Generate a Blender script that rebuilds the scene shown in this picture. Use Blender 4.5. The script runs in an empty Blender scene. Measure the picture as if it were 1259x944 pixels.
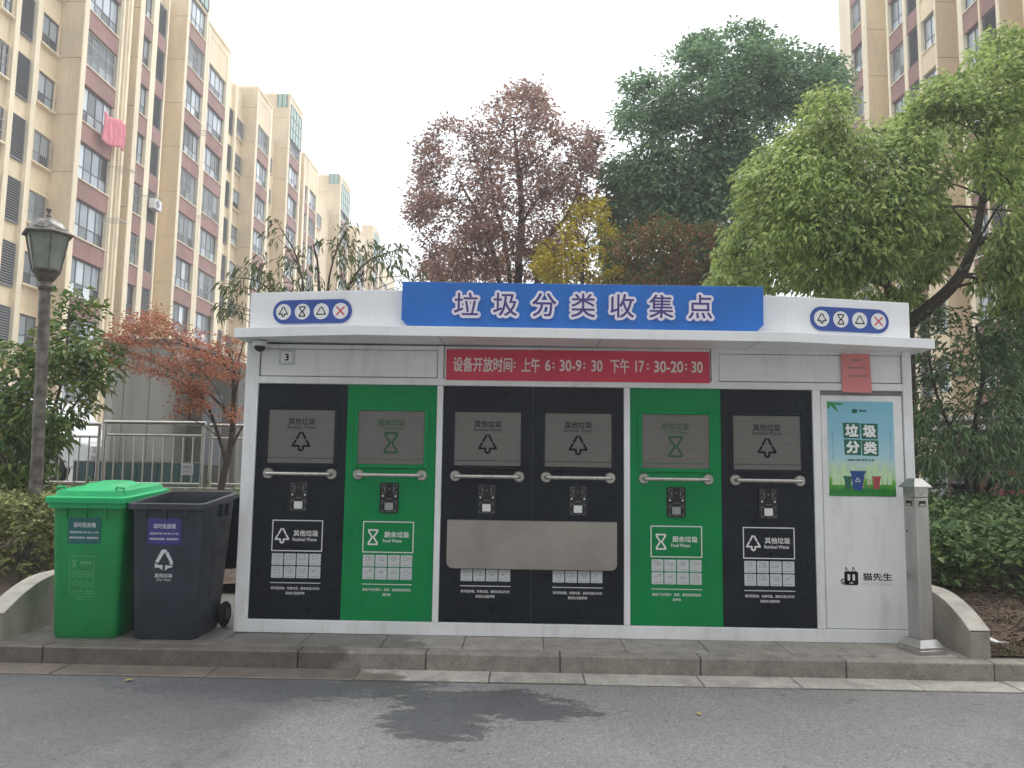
import bpy, bmesh, math, random
import numpy as np
from mathutils import Vector, Matrix
random.seed(7); RNG = np.random.default_rng(7)
SC = bpy.context.scene
COL = SC.collection
R = math.radians
# ------------------------------------------------------------------ camera
FPX, YAW, PITCH, ROLL = 920.0, -0.01671, 0.09906, 0.0141
CAM = Vector((-0.0759, -6.2063, 1.43)); PW, PH = 1259, 944
FWD = Vector((math.sin(YAW)*math.cos(PITCH), math.cos(YAW)*math.cos(PITCH), math.sin(PITCH)))
_r = Vector((math.cos(YAW), -math.sin(YAW), 0)); _u = _r.cross(FWD)
RIGHT = _r*math.cos(ROLL)+_u*math.sin(ROLL); UP = _u*math.cos(ROLL)-_r*math.sin(ROLL)
cd = bpy.data.cameras.new('camera'); cam = bpy.data.objects.new('camera', cd); COL.objects.link(cam)
cd.sensor_width = 36; cd.lens = 36*FPX/PW; cd.clip_start = 0.05; cd.clip_end = 2000
cam.matrix_world = Matrix(((RIGHT.x, UP.x, -FWD.x, CAM.x), (RIGHT.y, UP.y, -FWD.y, CAM.y), (RIGHT.z, UP.z, -FWD.z, CAM.z), (0, 0, 0, 1)))
SC.camera = cam
# ------------------------------------------------------------------ overcast sky, soft sun
SUN_EL, SUN_AZ = 58, 35       # degrees; the sun sits behind thin cloud, beyond the station to the right
w = bpy.data.worlds.new('World'); SC.world = w; w.use_nodes = True
nt = w.node_tree; bg = nt.nodes['Background']
sky = nt.nodes.new('ShaderNodeTexSky'); sky.sky_type = 'NISHITA'; sky.sun_disc = False
sky.sun_elevation = R(SUN_EL); sky.sun_rotation = R(SUN_AZ); sky.dust_density = 6; sky.air_density = 1.5
hs = nt.nodes.new('ShaderNodeHueSaturation'); hs.inputs['Saturation'].default_value = 0.25
mx = nt.nodes.new('ShaderNodeMix'); mx.data_type = 'RGBA'; mx.inputs[0].default_value = 0.78
mx.inputs[7].default_value = (10.3, 10.8, 11.2, 1)            # the cloud deck
nt.links.new(sky.outputs[0], hs.inputs['Color']); nt.links.new(hs.outputs[0], mx.inputs[6])
nt.links.new(mx.outputs[2], bg.inputs[0]); bg.inputs[1].default_value = 0.135
sl = bpy.data.lights.new('sun', 'SUN'); sl.energy = 1.45; sl.angle = R(40); sl.color = (1, .98, .95)
so = bpy.data.objects.new('sun', sl); COL.objects.link(so)
_d = Vector((math.sin(R(SUN_AZ))*math.cos(R(SUN_EL)), math.cos(R(SUN_AZ))*math.cos(R(SUN_EL)), math.sin(R(SUN_EL))))
so.rotation_euler = _d.to_track_quat('Z', 'Y').to_euler()
SC.view_settings.view_transform = 'Standard'; SC.view_settings.look = 'None'
SC.view_settings.exposure = 0.5; SC.view_settings.gamma = 1
SC.cycles.max_bounces = 6; SC.cycles.volume_bounces = 0; SC.cycles.transparent_max_bounces = 4

# ------------------------------------------------------------------ helpers
def ray(x, y): return FWD+RIGHT*((x-PW/2)/FPX)-UP*((y-PH/2)/FPX)
def onY(x, y, Y): d = ray(x, y); return CAM+d*((Y-CAM.y)/d.y)
def onZ(x, y, Z): d = ray(x, y); return CAM+d*((Z-CAM.z)/d.z)
def onX(x, y, X): d = ray(x, y); return CAM+d*((X-CAM.x)/d.x)

class MB:
    def __init__(s): s.bm = bmesh.new()
    def box(s, x0, x1, y0, y1, z0, z1, bev=0, seg=1):
        m = Matrix.LocRotScale(((x0+x1)/2, (y0+y1)/2, (z0+z1)/2), None, (abs(x1-x0), abs(y1-y0), abs(z1-z0)))
        if not bev:
            bmesh.ops.create_cube(s.bm, size=1, matrix=m); return s
        t = bmesh.new(); bmesh.ops.create_cube(t, size=1, matrix=m)
        bmesh.ops.bevel(t, geom=list(t.edges), offset=bev, segments=seg, profile=.5, affect='EDGES')
        s.add(t); return s
    def add(s, t, mat=None):
        me = bpy.data.meshes.new('tmp'); t.to_mesh(me); t.free()
        if mat: me.transform(mat)
        s.bm.from_mesh(me); bpy.data.meshes.remove(me); return s
    def prism(s, pts, axis, a, b, bev=0):
        """pts: 2D polygon; axis 'z': (x,y) extruded over z a..b; 'y': (x,z); 'x': (y,z)"""
        f = {'z': lambda p, t: (p[0], p[1], t), 'y': lambda p, t: (p[0], t, p[1]), 'x': lambda p, t: (t, p[0], p[1])}[axis]
        t = bmesh.new()
        A = [t.verts.new(f(p, a)) for p in pts]; B = [t.verts.new(f(p, b)) for p in pts]
        n = len(pts); t.faces.new(A); t.faces.new(B[::-1])
        for i in range(n): t.faces.new((A[i], B[i], B[(i+1) % n], A[(i+1) % n]))
        bmesh.ops.recalc_face_normals(t, faces=list(t.faces))
        if bev: bmesh.ops.bevel(t, geom=list(t.edges), offset=bev, segments=2, profile=.5, affect='EDGES')
        return s.add(t)
    def loft(s, rings, cap=True, closed=True):
        V = [[s.bm.verts.new(p) for p in r] for r in rings]; n = len(rings[0])
        for a, b in zip(V, V[1:]):
            for i in range(n if closed else n-1):
                j = (i+1) % n; s.bm.faces.new((a[i], a[j], b[j], b[i]))
        if cap: s.bm.faces.new(V[0][::-1]); s.bm.faces.new(V[-1])
        return s
    def tube(s, pts, rad, n=8, cap=True):
        pts = [Vector(p) for p in pts]; rings = []; prev = None
        if not hasattr(rad, '__len__'): rad = [rad]*len(pts)
        for i, p in enumerate(pts):
            d = (pts[min(i+1, len(pts)-1)]-pts[max(i-1, 0)]).normalized()
            if prev is None:
                a = d.orthogonal().normalized()
            else: a = (prev-d*prev.dot(d)).normalized()
            prev = a; b = d.cross(a)
            rings.append([p+(a*math.cos(2*math.pi*k/n)+b*math.sin(2*math.pi*k/n))*rad[i] for k in range(n)])
        return s.loft(rings, cap)
    def lathe(s, prof, n=16, c=(0, 0), cap=True):
        return s.loft([[(c[0]+r*math.cos(2*math.pi*k/n), c[1]+r*math.sin(2*math.pi*k/n), z) for k in range(n)] for r, z in prof], cap)
    def quad(s, a, b, c, d): s.bm.faces.new([s.bm.verts.new(p) for p in (a, b, c, d)]); return s
    def mesh(s, name='mesh', smooth=False, fix=True):
        if fix: bmesh.ops.recalc_face_normals(s.bm, faces=list(s.bm.faces))
        me = bpy.data.meshes.new(name); s.bm.to_mesh(me); s.bm.free()
        if smooth:
            me.polygons.foreach_set('use_smooth', [True]*len(me.polygons))
            try: me.set_sharp_from_angle(angle=R(38))
            except Exception: pass
        return me

def obj(name, m, mat, parent=None, loc=(0, 0, 0), rot=(0, 0, 0), smooth=False, **tags):
    if isinstance(m, MB): m = m.mesh(name, smooth)
    o = bpy.data.objects.new(name, m); COL.objects.link(o)
    if mat and m and not m.materials: m.materials.append(mat)
    o.location = loc; o.rotation_euler = rot
    if parent: o.parent = parent
    for k, v in tags.items(): o[k] = v
    return o
def thing(name, label, category, loc=(0, 0, 0), rot=(0, 0, 0), group=None):
    o = bpy.data.objects.new(name, None); COL.objects.link(o); o.location = loc; o.rotation_euler = rot
    o.empty_display_size = .1; o['label'] = label; o['category'] = category
    if group: o['group'] = group
    return o
def copy_tree(o, parent=None):
    c = o.copy(); COL.objects.link(c); c.parent = parent
    for ch in list(o.children): copy_tree(ch, c)
    return c

# ------------------------------------------------------------------ materials
def mat(name, col, rough=.6, metal=0, var=0, scale=4, col2=None, bump=0, bscale=60, spec=.5, detail=4, island=None, objvar=None, transl=0, coat=0, stretch=None, lo=.38, hi=.62, rvar=0, grime=None):
    m = bpy.data.materials.new(name); m.use_nodes = True; t = m.node_tree; N = t.nodes; L = t.links
    p = N['Principled BSDF']; p.inputs['Roughness'].default_value = rough; p.inputs['Metallic'].default_value = metal
    p.inputs['Specular IOR Level'].default_value = spec; p.inputs['Coat Weight'].default_value = coat
    c = (*col, 1); p.inputs['Base Color'].default_value = c; out = None
    tc = N.new('ShaderNodeTexCoord'); geo = N.new('ShaderNodeNewGeometry')
    pos = geo.outputs['Position']
    if stretch:
        mp = N.new('ShaderNodeMapping'); mp.inputs['Scale'].default_value = stretch; L.new(pos, mp.inputs[0]); pos = mp.outputs[0]
    if island:
        r = N.new('ShaderNodeValToRGB'); e = r.color_ramp.elements
        e[0].color = (*island[0], 1); e[1].color = (*island[-1], 1)
        for i, cc in enumerate(island[1:-1]): x = e.new((i+1)/(len(island)-1)); x.color = (*cc, 1)
        L.new(geo.outputs['Random Per Island'], r.inputs[0]); out = r.outputs[0]
    if objvar:
        oi = N.new('ShaderNodeObjectInfo'); r = N.new('ShaderNodeValToRGB'); e = r.color_ramp.elements
        e[0].color = (*objvar[0], 1); e[1].color = (*objvar[-1], 1)
        for i, cc in enumerate(objvar[1:-1]): x = e.new((i+1)/(len(objvar)-1)); x.color = (*cc, 1)
        L.new(oi.outputs['Random'], r.inputs[0]); out = r.outputs[0]
    if var or col2:
        nz = N.new('ShaderNodeTexNoise'); nz.inputs['Scale'].default_value = scale; nz.inputs['Detail'].default_value = detail
        L.new(pos, nz.inputs['Vector'])
        rp = N.new('ShaderNodeMapRange'); rp.inputs[1].default_value = lo; rp.inputs[2].default_value = hi; L.new(nz.outputs[0], rp.inputs[0])
        mxx = N.new('ShaderNodeMix'); mxx.data_type = 'RGBA'; L.new(rp.outputs[0], mxx.inputs[0])
        if col2: mxx.inputs[7].default_value = (*col2, 1); mxx.inputs[6].default_value = c
        else:
            mxx.inputs[6].default_value = (*[v*(1-var) for v in col], 1); mxx.inputs[7].default_value = (*[min(1, v*(1+var)) for v in col], 1)
        if out is not None:
            m2 = N.new('ShaderNodeMix'); m2.data_type = 'RGBA'; m2.blend_type = 'MULTIPLY'; m2.inputs[0].default_value = 1
            g = N.new('ShaderNodeMapRange'); g.inputs[3].default_value = 1-var; g.inputs[4].default_value = 1+var; L.new(rp.outputs[0], g.inputs[0])
            L.new(out, m2.inputs[6]); L.new(g.outputs[0], m2.inputs[7]); out = m2.outputs[2]
        else: out = mxx.outputs[2]
    if out is not None: L.new(out, p.inputs['Base Color'])
    if rvar:
        rn = N.new('ShaderNodeTexNoise'); rn.inputs['Scale'].default_value = 7; rn.inputs['Detail'].default_value = 9; rn.inputs['Roughness'].default_value = .7; L.new(pos, rn.inputs['Vector'])
        rr = N.new('ShaderNodeMapRange'); rr.inputs[1].default_value = .35; rr.inputs[2].default_value = .65; rr.inputs[3].default_value = rough-rvar; rr.inputs[4].default_value = rough+rvar; L.new(rn.outputs[0], rr.inputs[0]); L.new(rr.outputs[0], p.inputs['Roughness'])
    if grime:
        # wiped-on dust and runs: a broken film of dirt with its own shape
        gm = N.new('ShaderNodeMapping'); gm.inputs['Scale'].default_value = (5, 5, .9); L.new(geo.outputs['Position'], gm.inputs[0])
        gn = N.new('ShaderNodeTexNoise'); gn.inputs['Scale'].default_value = 1.6; gn.inputs['Detail'].default_value = 10; gn.inputs['Roughness'].default_value = .72; L.new(gm.outputs[0], gn.inputs['Vector'])
        gr = N.new('ShaderNodeMapRange'); gr.inputs[1].default_value = .5; gr.inputs[2].default_value = .75; gr.inputs[4].default_value = grime[1]; L.new(gn.outputs[0], gr.inputs[0])
        gx = N.new('ShaderNodeMix'); gx.data_type = 'RGBA'; L.new(gr.outputs[0], gx.inputs[0]); gx.inputs[7].default_value = (*grime[0], 1)
        if out is not None: L.new(out, gx.inputs[6])
        else: gx.inputs[6].default_value = c
        L.new(gx.outputs[2], p.inputs['Base Color'])
    if bump:
        b = N.new('ShaderNodeTexNoise'); b.inputs['Scale'].default_value = bscale; b.inputs['Detail'].default_value = 3; L.new(pos, b.inputs['Vector'])
        bn = N.new('ShaderNodeBump'); bn.inputs['Strength'].default_value = bump; bn.inputs['Distance'].default_value = .01
        L.new(b.outputs[0], bn.inputs['Height']); L.new(bn.outputs[0], p.inputs['Normal'])
    if transl:
        tr = N.new('ShaderNodeBsdfTranslucent'); ms = N.new('ShaderNodeMixShader'); ms.inputs[0].default_value = transl
        if out is not None: L.new(out, tr.inputs[0])
        else: tr.inputs[0].default_value = c
        L.new(p.outputs[0], ms.inputs[1]); L.new(tr.outputs[0], ms.inputs[2]); L.new(ms.outputs[0], N['Material Output'].inputs[0])
    return m
M = {}
M['white'] = mat('white_paint', (.75, .75, .755), .42, var=.06, scale=1.6, detail=6, rvar=.1, grime=((.33, .30, .27), .38))
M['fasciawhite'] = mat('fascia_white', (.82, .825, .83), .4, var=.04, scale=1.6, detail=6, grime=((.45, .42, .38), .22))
M['offwhite'] = mat('white_print', (.72, .71, .70), .6)
M['black'] = mat('black_panel', (.007, .010, .016), .36, var=.2, scale=2, spec=.25, rvar=.12, grime=((.05, .05, .05), .16))
M['green'] = mat('green_panel', (.0005, .215, .062), .36, var=.06, scale=2, spec=.18, rvar=.12, grime=((.10, .15, .11), .16))
M['blue'] = mat('blue_sign', (.018, .15, .52), .38, var=.08, scale=3)
M['blue2'] = mat('blue_capsule', (.03, .075, .31), .4)
M['letterwhite'] = mat('letter_white', (.80, .74, .82), .4)
M['purple'] = mat('letter_purple', (.062, .045, .21), .45)
M['red'] = mat('red_banner', (.60, .035, .08), .55, var=.08, scale=3, bump=.12, bscale=5)
M['bannertext'] = mat('banner_text', (.74, .66, .62), .6)
M['pinkpaper'] = mat('pink_paper', (.72, .25, .25), .8, var=.05, bump=.2, bscale=12)
M['ink'] = mat('ink', (.008, .008, .009), .9, spec=.1)
M['inkgrey'] = mat('ink_grey', (.25, .25, .25), .7)
M['inkred'] = mat('ink_red', (.55, .04, .07), .6)
M['inkgreen'] = mat('ink_green', (.006, .075, .03), .6)
M['tilegrey'] = mat('tile_print', (.52, .54, .55), .6)
M['hatch'] = mat('hatch_steel', (.155, .147, .135), .42, metal=.3, var=.06, scale=5, stretch=(1, 1, 12))
M['steel'] = mat('brushed_steel', (.50, .47, .44), .33, metal=.9, var=.1, scale=6, stretch=(6, 6, .6))
M['steelplate'] = mat('steel_plate', (.36, .335, .30), .42, metal=.75, var=.1, scale=3, stretch=(1, 1, 1), bump=.05, bscale=90)
M['steelpost'] = mat('post_steel', (.47, .45, .43), .3, metal=.85, var=.12, scale=3, stretch=(3, 3, .7))
M['chrome'] = mat('chrome_rail', (.50, .475, .44), .3, metal=1, var=.1, scale=4)
M['darkplastic'] = mat('dark_plastic', (.006, .006, .007), .5)
M['led'] = mat('led_white', (.75, .75, .75), .4)
M['whitesq'] = mat('scan_window', (.7, .7, .7), .5)
M['greysq'] = mat('scan_window_grey', (.3, .31, .31), .5)
M['seam'] = mat('seam_grey', (.25, .24, .23), .7)
M['bingreen'] = mat('bin_green', (.001, .235, .055), .45, rvar=.12, grime=((.11, .14, .10), .3), var=.12, scale=3, bump=.03, bscale=200)
M['lidgreen'] = mat('lid_green', (.005, .40, .13), .42, var=.08, scale=4)
M['bindark'] = mat('bin_charcoal', (.022, .028, .042), .45, rvar=.12, grime=((.10, .10, .095), .35), var=.2, scale=3, bump=.03, bscale=200)
M['rimdark'] = mat('rim_charcoal', (.042, .045, .056), .42, var=.1)
M['teal'] = mat('teal_sticker', (.006, .115, .10), .5, var=.1)
M['violet'] = mat('violet_sticker', (.045, .035, .20), .5, var=.08)
M['stickertext'] = mat('sticker_text', (.62, .62, .66), .6)
M['faint'] = mat('faint_green_print', (.16, .42, .22), .6)
M['rubber'] = mat('rubber', (.012, .012, .012), .8)
M['concrete'] = mat('retaining_concrete', (.27, .25, .21), .85, grime=((.10, .09, .07), .55), var=.14, scale=5, detail=8, bump=.35, bscale=70)
M['coping'] = mat('coping_concrete', (.40, .37, .32), .85, grime=((.16, .14, .11), .5), var=.12, scale=8, detail=8, bump=.3, bscale=70)
M['rust'] = mat('lamp_iron', (.19, .165, .14), .6, metal=.3, col2=(.08, .07, .06), scale=11, detail=7, bump=.3, bscale=60)
M['lampglass'] = mat('lamp_glass', (.21, .23, .20), .3, var=.12, scale=6, spec=.4)
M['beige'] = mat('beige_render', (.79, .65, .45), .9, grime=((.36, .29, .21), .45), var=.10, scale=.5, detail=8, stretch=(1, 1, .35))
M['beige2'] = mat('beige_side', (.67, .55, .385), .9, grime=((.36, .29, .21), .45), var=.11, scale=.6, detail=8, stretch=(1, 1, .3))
M['cream'] = mat('cream_pilaster', (.86, .75, .56), .85, grime=((.36, .29, .21), .45), var=.06, scale=.8, detail=6, stretch=(1, 1, .3))
M['pinkwall'] = mat('pink_render', (.33, .185, .165), .9, grime=((.2, .13, .12), .4), var=.12, scale=.7, detail=6)
M['winframe'] = mat('window_frame', (.10, .105, .115), .5)
M['pane'] = mat('window_glass', (.2, .2, .2), .12, objvar=[(.02, .024, .03), (.09, .10, .115), (.46, .53, .60), (.06, .07, .08), (.66, .73, .78), (.30, .34, .38)], spec=.7)
M['louver'] = mat('louver_grey', (.22, .22, .235), .6)
M['dark'] = mat('dark_void', (.05, .05, .05), .8)
M['greenglass'] = mat('green_glass', (.25, .40, .33), .15, spec=.6)
M['grille'] = mat('grille_steel', (.42, .41, .40), .45, metal=.4)
M['bark'] = mat('bark', (.075, .055, .042), .9, var=.3, scale=20, bump=.5, bscale=40)
M['barkdark'] = mat('bark_dark', (.05, .038, .034), .9, var=.3, scale=20, bump=.4, bscale=40)
M['greybox'] = mat('grey_enclosure', (.27, .255, .225), .4, metal=.25, var=.16, scale=.9, detail=5, stretch=(2, 2, .35))
M['greybox2'] = mat('grey_enclosure_dark', (.115, .11, .10), .45, var=.15, scale=1)
M['tealboard'] = mat('teal_board', (.016, .048, .048), .55, var=.15, scale=2)
M['vanwhite'] = mat('van_paint', (.72, .73, .74), .22, coat=.5)
M['vanglass'] = mat('van_glass', (.03, .035, .04), .06, spec=.8)
M['soil'] = mat('soil', (.07, .048, .034), .95, col2=(.125, .09, .066), scale=9, detail=10, bump=.9, bscale=38)
M['litter'] = mat('litter_paper', (.7, .69, .66), .8, var=.08)
HAZE = .0031
# ------------------------------------------------------------------ text and marks
_txt_cache = {}
def text_mesh(body):
    if body not in _txt_cache:
        c = bpy.data.curves.new('lettering', 'FONT'); c.body = body; c.size = 1; c.resolution_u = 3
        o = bpy.data.objects.new('lettering', c); COL.objects.link(o)
        dg = bpy.context.evaluated_depsgraph_get(); dg.update()
        me = bpy.data.meshes.new_from_object(o.evaluated_get(dg))
        bpy.data.objects.remove(o); bpy.data.curves.remove(c); _txt_cache[body] = me
    return _txt_cache[body]
def text(body, cx, cz, wd, ht, y, m, parent, bold=0.0, name='lettering'):
    """flat lettering on an XZ face looking to -Y, centred at (cx, cz), wd x ht metres; bold in metres thickens the strokes"""
    src = text_mesh(body); co = np.zeros(len(src.vertices)*3, np.float32); src.vertices.foreach_get('co', co); co = co.reshape(-1, 3)
    lo, hi = co.min(0), co.max(0); sx = (wd-2*bold)/(hi[0]-lo[0]); sz = (ht-2*bold)/(hi[1]-lo[1])
    p = np.stack([(co[:, 0]-(lo[0]+hi[0])/2)*sx, np.zeros(len(co)), (co[:, 1]-(lo[1]+hi[1])/2)*sz], 1)
    polys = [list(q.vertices) for q in src.polygons]; V = []; F = []
    shifts = [(0, 0)] if not bold else [(bold*math.cos(R(45+90*k)), bold*math.sin(R(45+90*k))) for k in range(4)]+[(0, 0)]
    for k, (a, b) in enumerate(shifts):
        off = len(V); V += [(v[0]+a, -k*.00004, v[2]+b) for v in p]; F += [[off+i for i in q] for q in polys]
    me = bpy.data.meshes.new(name); me.from_pydata(V, [], F); me.update()
    return obj(name, me, m, parent, (cx, y, cz))
def strokes(mb, lines, cx, cz, s, wd, y=0):
    """polylines in a unit box, drawn as flat bars on the XZ plane just in front of y"""
    i = 0
    for ln in lines:
        pts = [Vector((cx+p[0]*s, cz+p[1]*s)) for p in ln]
        for a, b in zip(pts, pts[1:]):
            d = (b-a)
            if d.length < 1e-6: continue
            d = d.normalized(); n = Vector((-d.y, d.x))*wd/2; a2 = a-d*wd*.3; b2 = b+d*wd*.3; yy = y-i*.00006; i += 1
            mb.quad((a2.x+n.x, yy, a2.y+n.y), (a2.x-n.x, yy, a2.y-n.y), (b2.x-n.x, yy, b2.y-n.y), (b2.x+n.x, yy, b2.y+n.y))
    return mb
TREE = [[(-.06, .5), (-.24, .16)], [(.06, .5), (.24, .16)], [(-.3, .06), (-.47, -.24), (-.17, -.24)], [(.3, .06), (.47, -.24), (.17, -.24)], [(-.12, -.24), (-.12, -.42), (-.02, -.5)], [(.12, -.24), (.12, -.42), (.02, -.5)]]
HOUR = [[(-.31, .5), (.31, .5), (.31, .4), (.05, .0), (.31, -.4), (.31, -.5), (-.31, -.5), (-.31, -.4), (-.05, 0), (-.31, .4), (-.31, .5)]]
TRI = [[(-.08, .42), (.08, .42), (.27, .08)], [(.33, -.03), (.5, -.33), (.16, -.33)], [(.04, -.33), (-.5, -.33), (-.4, -.14)], [(-.33, -.02), (-.13, .33)]]
CROSS = [[(-.42, .42), (-.12, .12)], [(.42, .42), (.12, .12)], [(-.42, -.42), (-.12, -.12)], [(.42, -.42), (.12, -.12)], [(-.05, .1), (.05, -.1)], [(.05, .1), (-.05, -.1)]]
def circ(cx, cz, r, n=10, a0=0, a1=360): return [(cx+r*math.cos(R(a0+(a1-a0)*k/n)), cz+r*math.sin(R(a0+(a1-a0)*k/n))) for k in range(n+1)]
TILES = {'residual': [[circ(-.05, .15, .16), circ(.1, .2, .14, 6, -60, 150)], [[(-.3, .0), (.3, .0), (.22, .3), (-.22, .3), (-.3, 0)], circ(.1, .2, .12)], [[(-.3, .35), (.2, .35), (.2, -.02), (-.3, -.02), (-.3, .35)], [(-.2, .1), (.3, .1)]], [circ(0, .2, .22, 10, 150, 390), [(-.2, .32), (.2, .32)]],
                      [[(-.2, .35), (.2, .35), (.2, -.05), (-.2, -.05), (-.2, .35)], [(-.2, .2), (.2, .2)]], [[(-.28, .35), (.1, .35), (.1, 0), (-.28, 0), (-.28, .35)], circ(.12, .1, .15)], [[(-.3, .3), (0, 0), (.3, .3)], circ(.05, .12, .16)], [[(-.25, 0), (.28, .36)], circ(-.12, .1, .08)]],
         'food': [[circ(-.08, .2, .17), circ(.12, .14, .14)], [[(-.25, .36), (-.1, .05), (.3, 0)], circ(.08, .1, .12)], [circ(0, .18, .2), circ(0, .18, .09)], [circ(-.1, .18, .15), [(.1, .28), (.34, .2), (.1, .1)]],
                  [[(-.3, 0), (.3, .34)], circ(.2, .26, .1)], [[(-.3, .22), (-.05, .08), (.32, .3)], circ(.05, .12, .1)], [[(-.3, 0), (.3, 0), (.15, .18), (-.05, .36)], circ(-.1, .12, .1)], [circ(0, .14, .25, 10, 180, 360), [(-.28, .14), (.28, .14)], circ(0, .2, .16, 8, 0, 180)]]}
def rrect(x0, x1, z0, z1, r, n=5):
    out = []
    for cx, cz, a in ((x1-r, z1-r, 0), (x0+r, z1-r, 90), (x0+r, z0+r, 180), (x1-r, z0+r, 270)):
        out += [(cx+r*math.cos(R(a+90*k/n)), cz+r*math.sin(R(a+90*k/n))) for k in range(n+1)]
    return out
# ------------------------------------------------------------------ ground
def asphalt():
    m = bpy.data.materials.new('asphalt'); m.use_nodes = True; t = m.node_tree; N = t.nodes; L = t.links; p = N['Principled BSDF']
    geo = N.new('ShaderNodeNewGeometry'); pos = geo.outputs['Position']
    def noise(sc, det=5, st=None, w=.55):
        n = N.new('ShaderNodeTexNoise'); n.inputs['Scale'].default_value = sc; n.inputs['Detail'].default_value = det; n.inputs['Roughness'].default_value = w
        if st:
            mp = N.new('ShaderNodeMapping'); mp.inputs['Scale'].default_value = st; L.new(pos, mp.inputs[0]); L.new(mp.outputs[0], n.inputs['Vector'])
        else: L.new(pos, n.inputs['Vector'])
        return n.outputs[0]
    def math_(op, a, b, c=None):
        n = N.new('ShaderNodeMath'); n.operation = op
        for i, v in enumerate((a, b, c)):
            if v is None: continue
            if isinstance(v, (int, float)): n.inputs[i].default_value = v
            else: L.new(v, n.inputs[i])
        return n.outputs[0]
    def mr(v, a, b, c=0, d=1):
        n = N.new('ShaderNodeMapRange'); L.new(v, n.inputs[0])
        for i, x in enumerate((a, b, c, d)): n.inputs[i+1].default_value = x
        return n.outputs[0]
    sp = N.new('ShaderNodeSeparateXYZ'); L.new(pos, sp.inputs[0])
    # wash-water stain: a ragged tongue running from the gutter, and the damp road to its left
    def blob(cx, cy, rx, ry):
        dx = math_('DIVIDE', math_('SUBTRACT', sp.outputs[0], cx), rx); dy = math_('DIVIDE', math_('SUBTRACT', sp.outputs[1], cy), ry)
        return math_('SUBTRACT', 1.0, math_('SQRT', math_('ADD', math_('MULTIPLY', dx, dx), math_('MULTIPLY', dy, dy)), 0))
    rag = math_('MULTIPLY_ADD', noise(2.9, 12, (1, 2.2, 1), .75), 4.2, -2.1)
    f = None
    for b_ in ((-1.6, -.98, 1.1, .28), (-.4, -1.2, .6, .26), (-.55, -1.55, .32, .40), (.0, -1.38, .4, .16)):
        v = blob(*b_); f = v if f is None else math_('MAXIMUM', f, v)
    wet1 = mr(math_('ADD', f, rag), -.02, .06)
    lim = mr(sp.outputs[1], -2.3, -.8, -1.9, -1.0)
    d2 = math_('MULTIPLY_ADD', noise(1.5, 9, None, .6), 2.4, math_('SUBTRACT', math_('SUBTRACT', lim, sp.outputs[0]), 1.2))
    wet2 = mr(d2, -.4, .6, 0, .8)
    wet = math_('MAXIMUM', wet1, wet2)
    fine = noise(150, 4, None, .7); grain = mr(fine, .3, .7, .66, 1.34); patch = mr(noise(1.1, 6), .3, .7, .86, 1.14)
    vo = N.new('ShaderNodeTexVoronoi'); vo.inputs['Scale'].default_value = 75; L.new(pos, vo.inputs['Vector']); sv = N.new('ShaderNodeSeparateColor'); L.new(vo.outputs['Color'], sv.inputs[0]); stone = mr(sv.outputs[0], 0, 1, .83, 1.17)
    specks = mr(noise(70, 2), .66, .72, 1, 1.8)
    crack = math_('MULTIPLY', mr(noise(5, 8), .30, .36, .78, 1), mr(noise(26, 5), .30, .35, .62, 1))
    base = math_('MULTIPLY', math_('MULTIPLY', math_('MULTIPLY', math_('MULTIPLY', grain, patch), specks), stone), crack)
    mixc = N.new('ShaderNodeMix'); mixc.data_type = 'RGBA'; L.new(wet, mixc.inputs[0]); mixc.inputs[6].default_value = (.215, .207, .20, 1); mixc.inputs[7].default_value = (.098, .098, .102, 1)
    mul = N.new('ShaderNodeMix'); mul.data_type = 'RGBA'; mul.blend_type = 'MULTIPLY'; mul.inputs[0].default_value = 1; L.new(mixc.outputs[2], mul.inputs[6]); L.new(base, mul.inputs[7])
    L.new(mul.outputs[2], p.inputs['Base Color']); L.new(mr(wet, 0, 1, .92, .62), p.inputs['Roughness']); p.inputs['Specular IOR Level'].default_value = .35
    b = N.new('ShaderNodeBump'); b.inputs['Strength'].default_value = .7; b.inputs['Distance'].default_value = .006; L.new(math_('ADD', fine, noise(75, 2)), b.inputs['Height']); L.new(b.outputs[0], p.inputs['Normal'])
    return m
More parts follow.
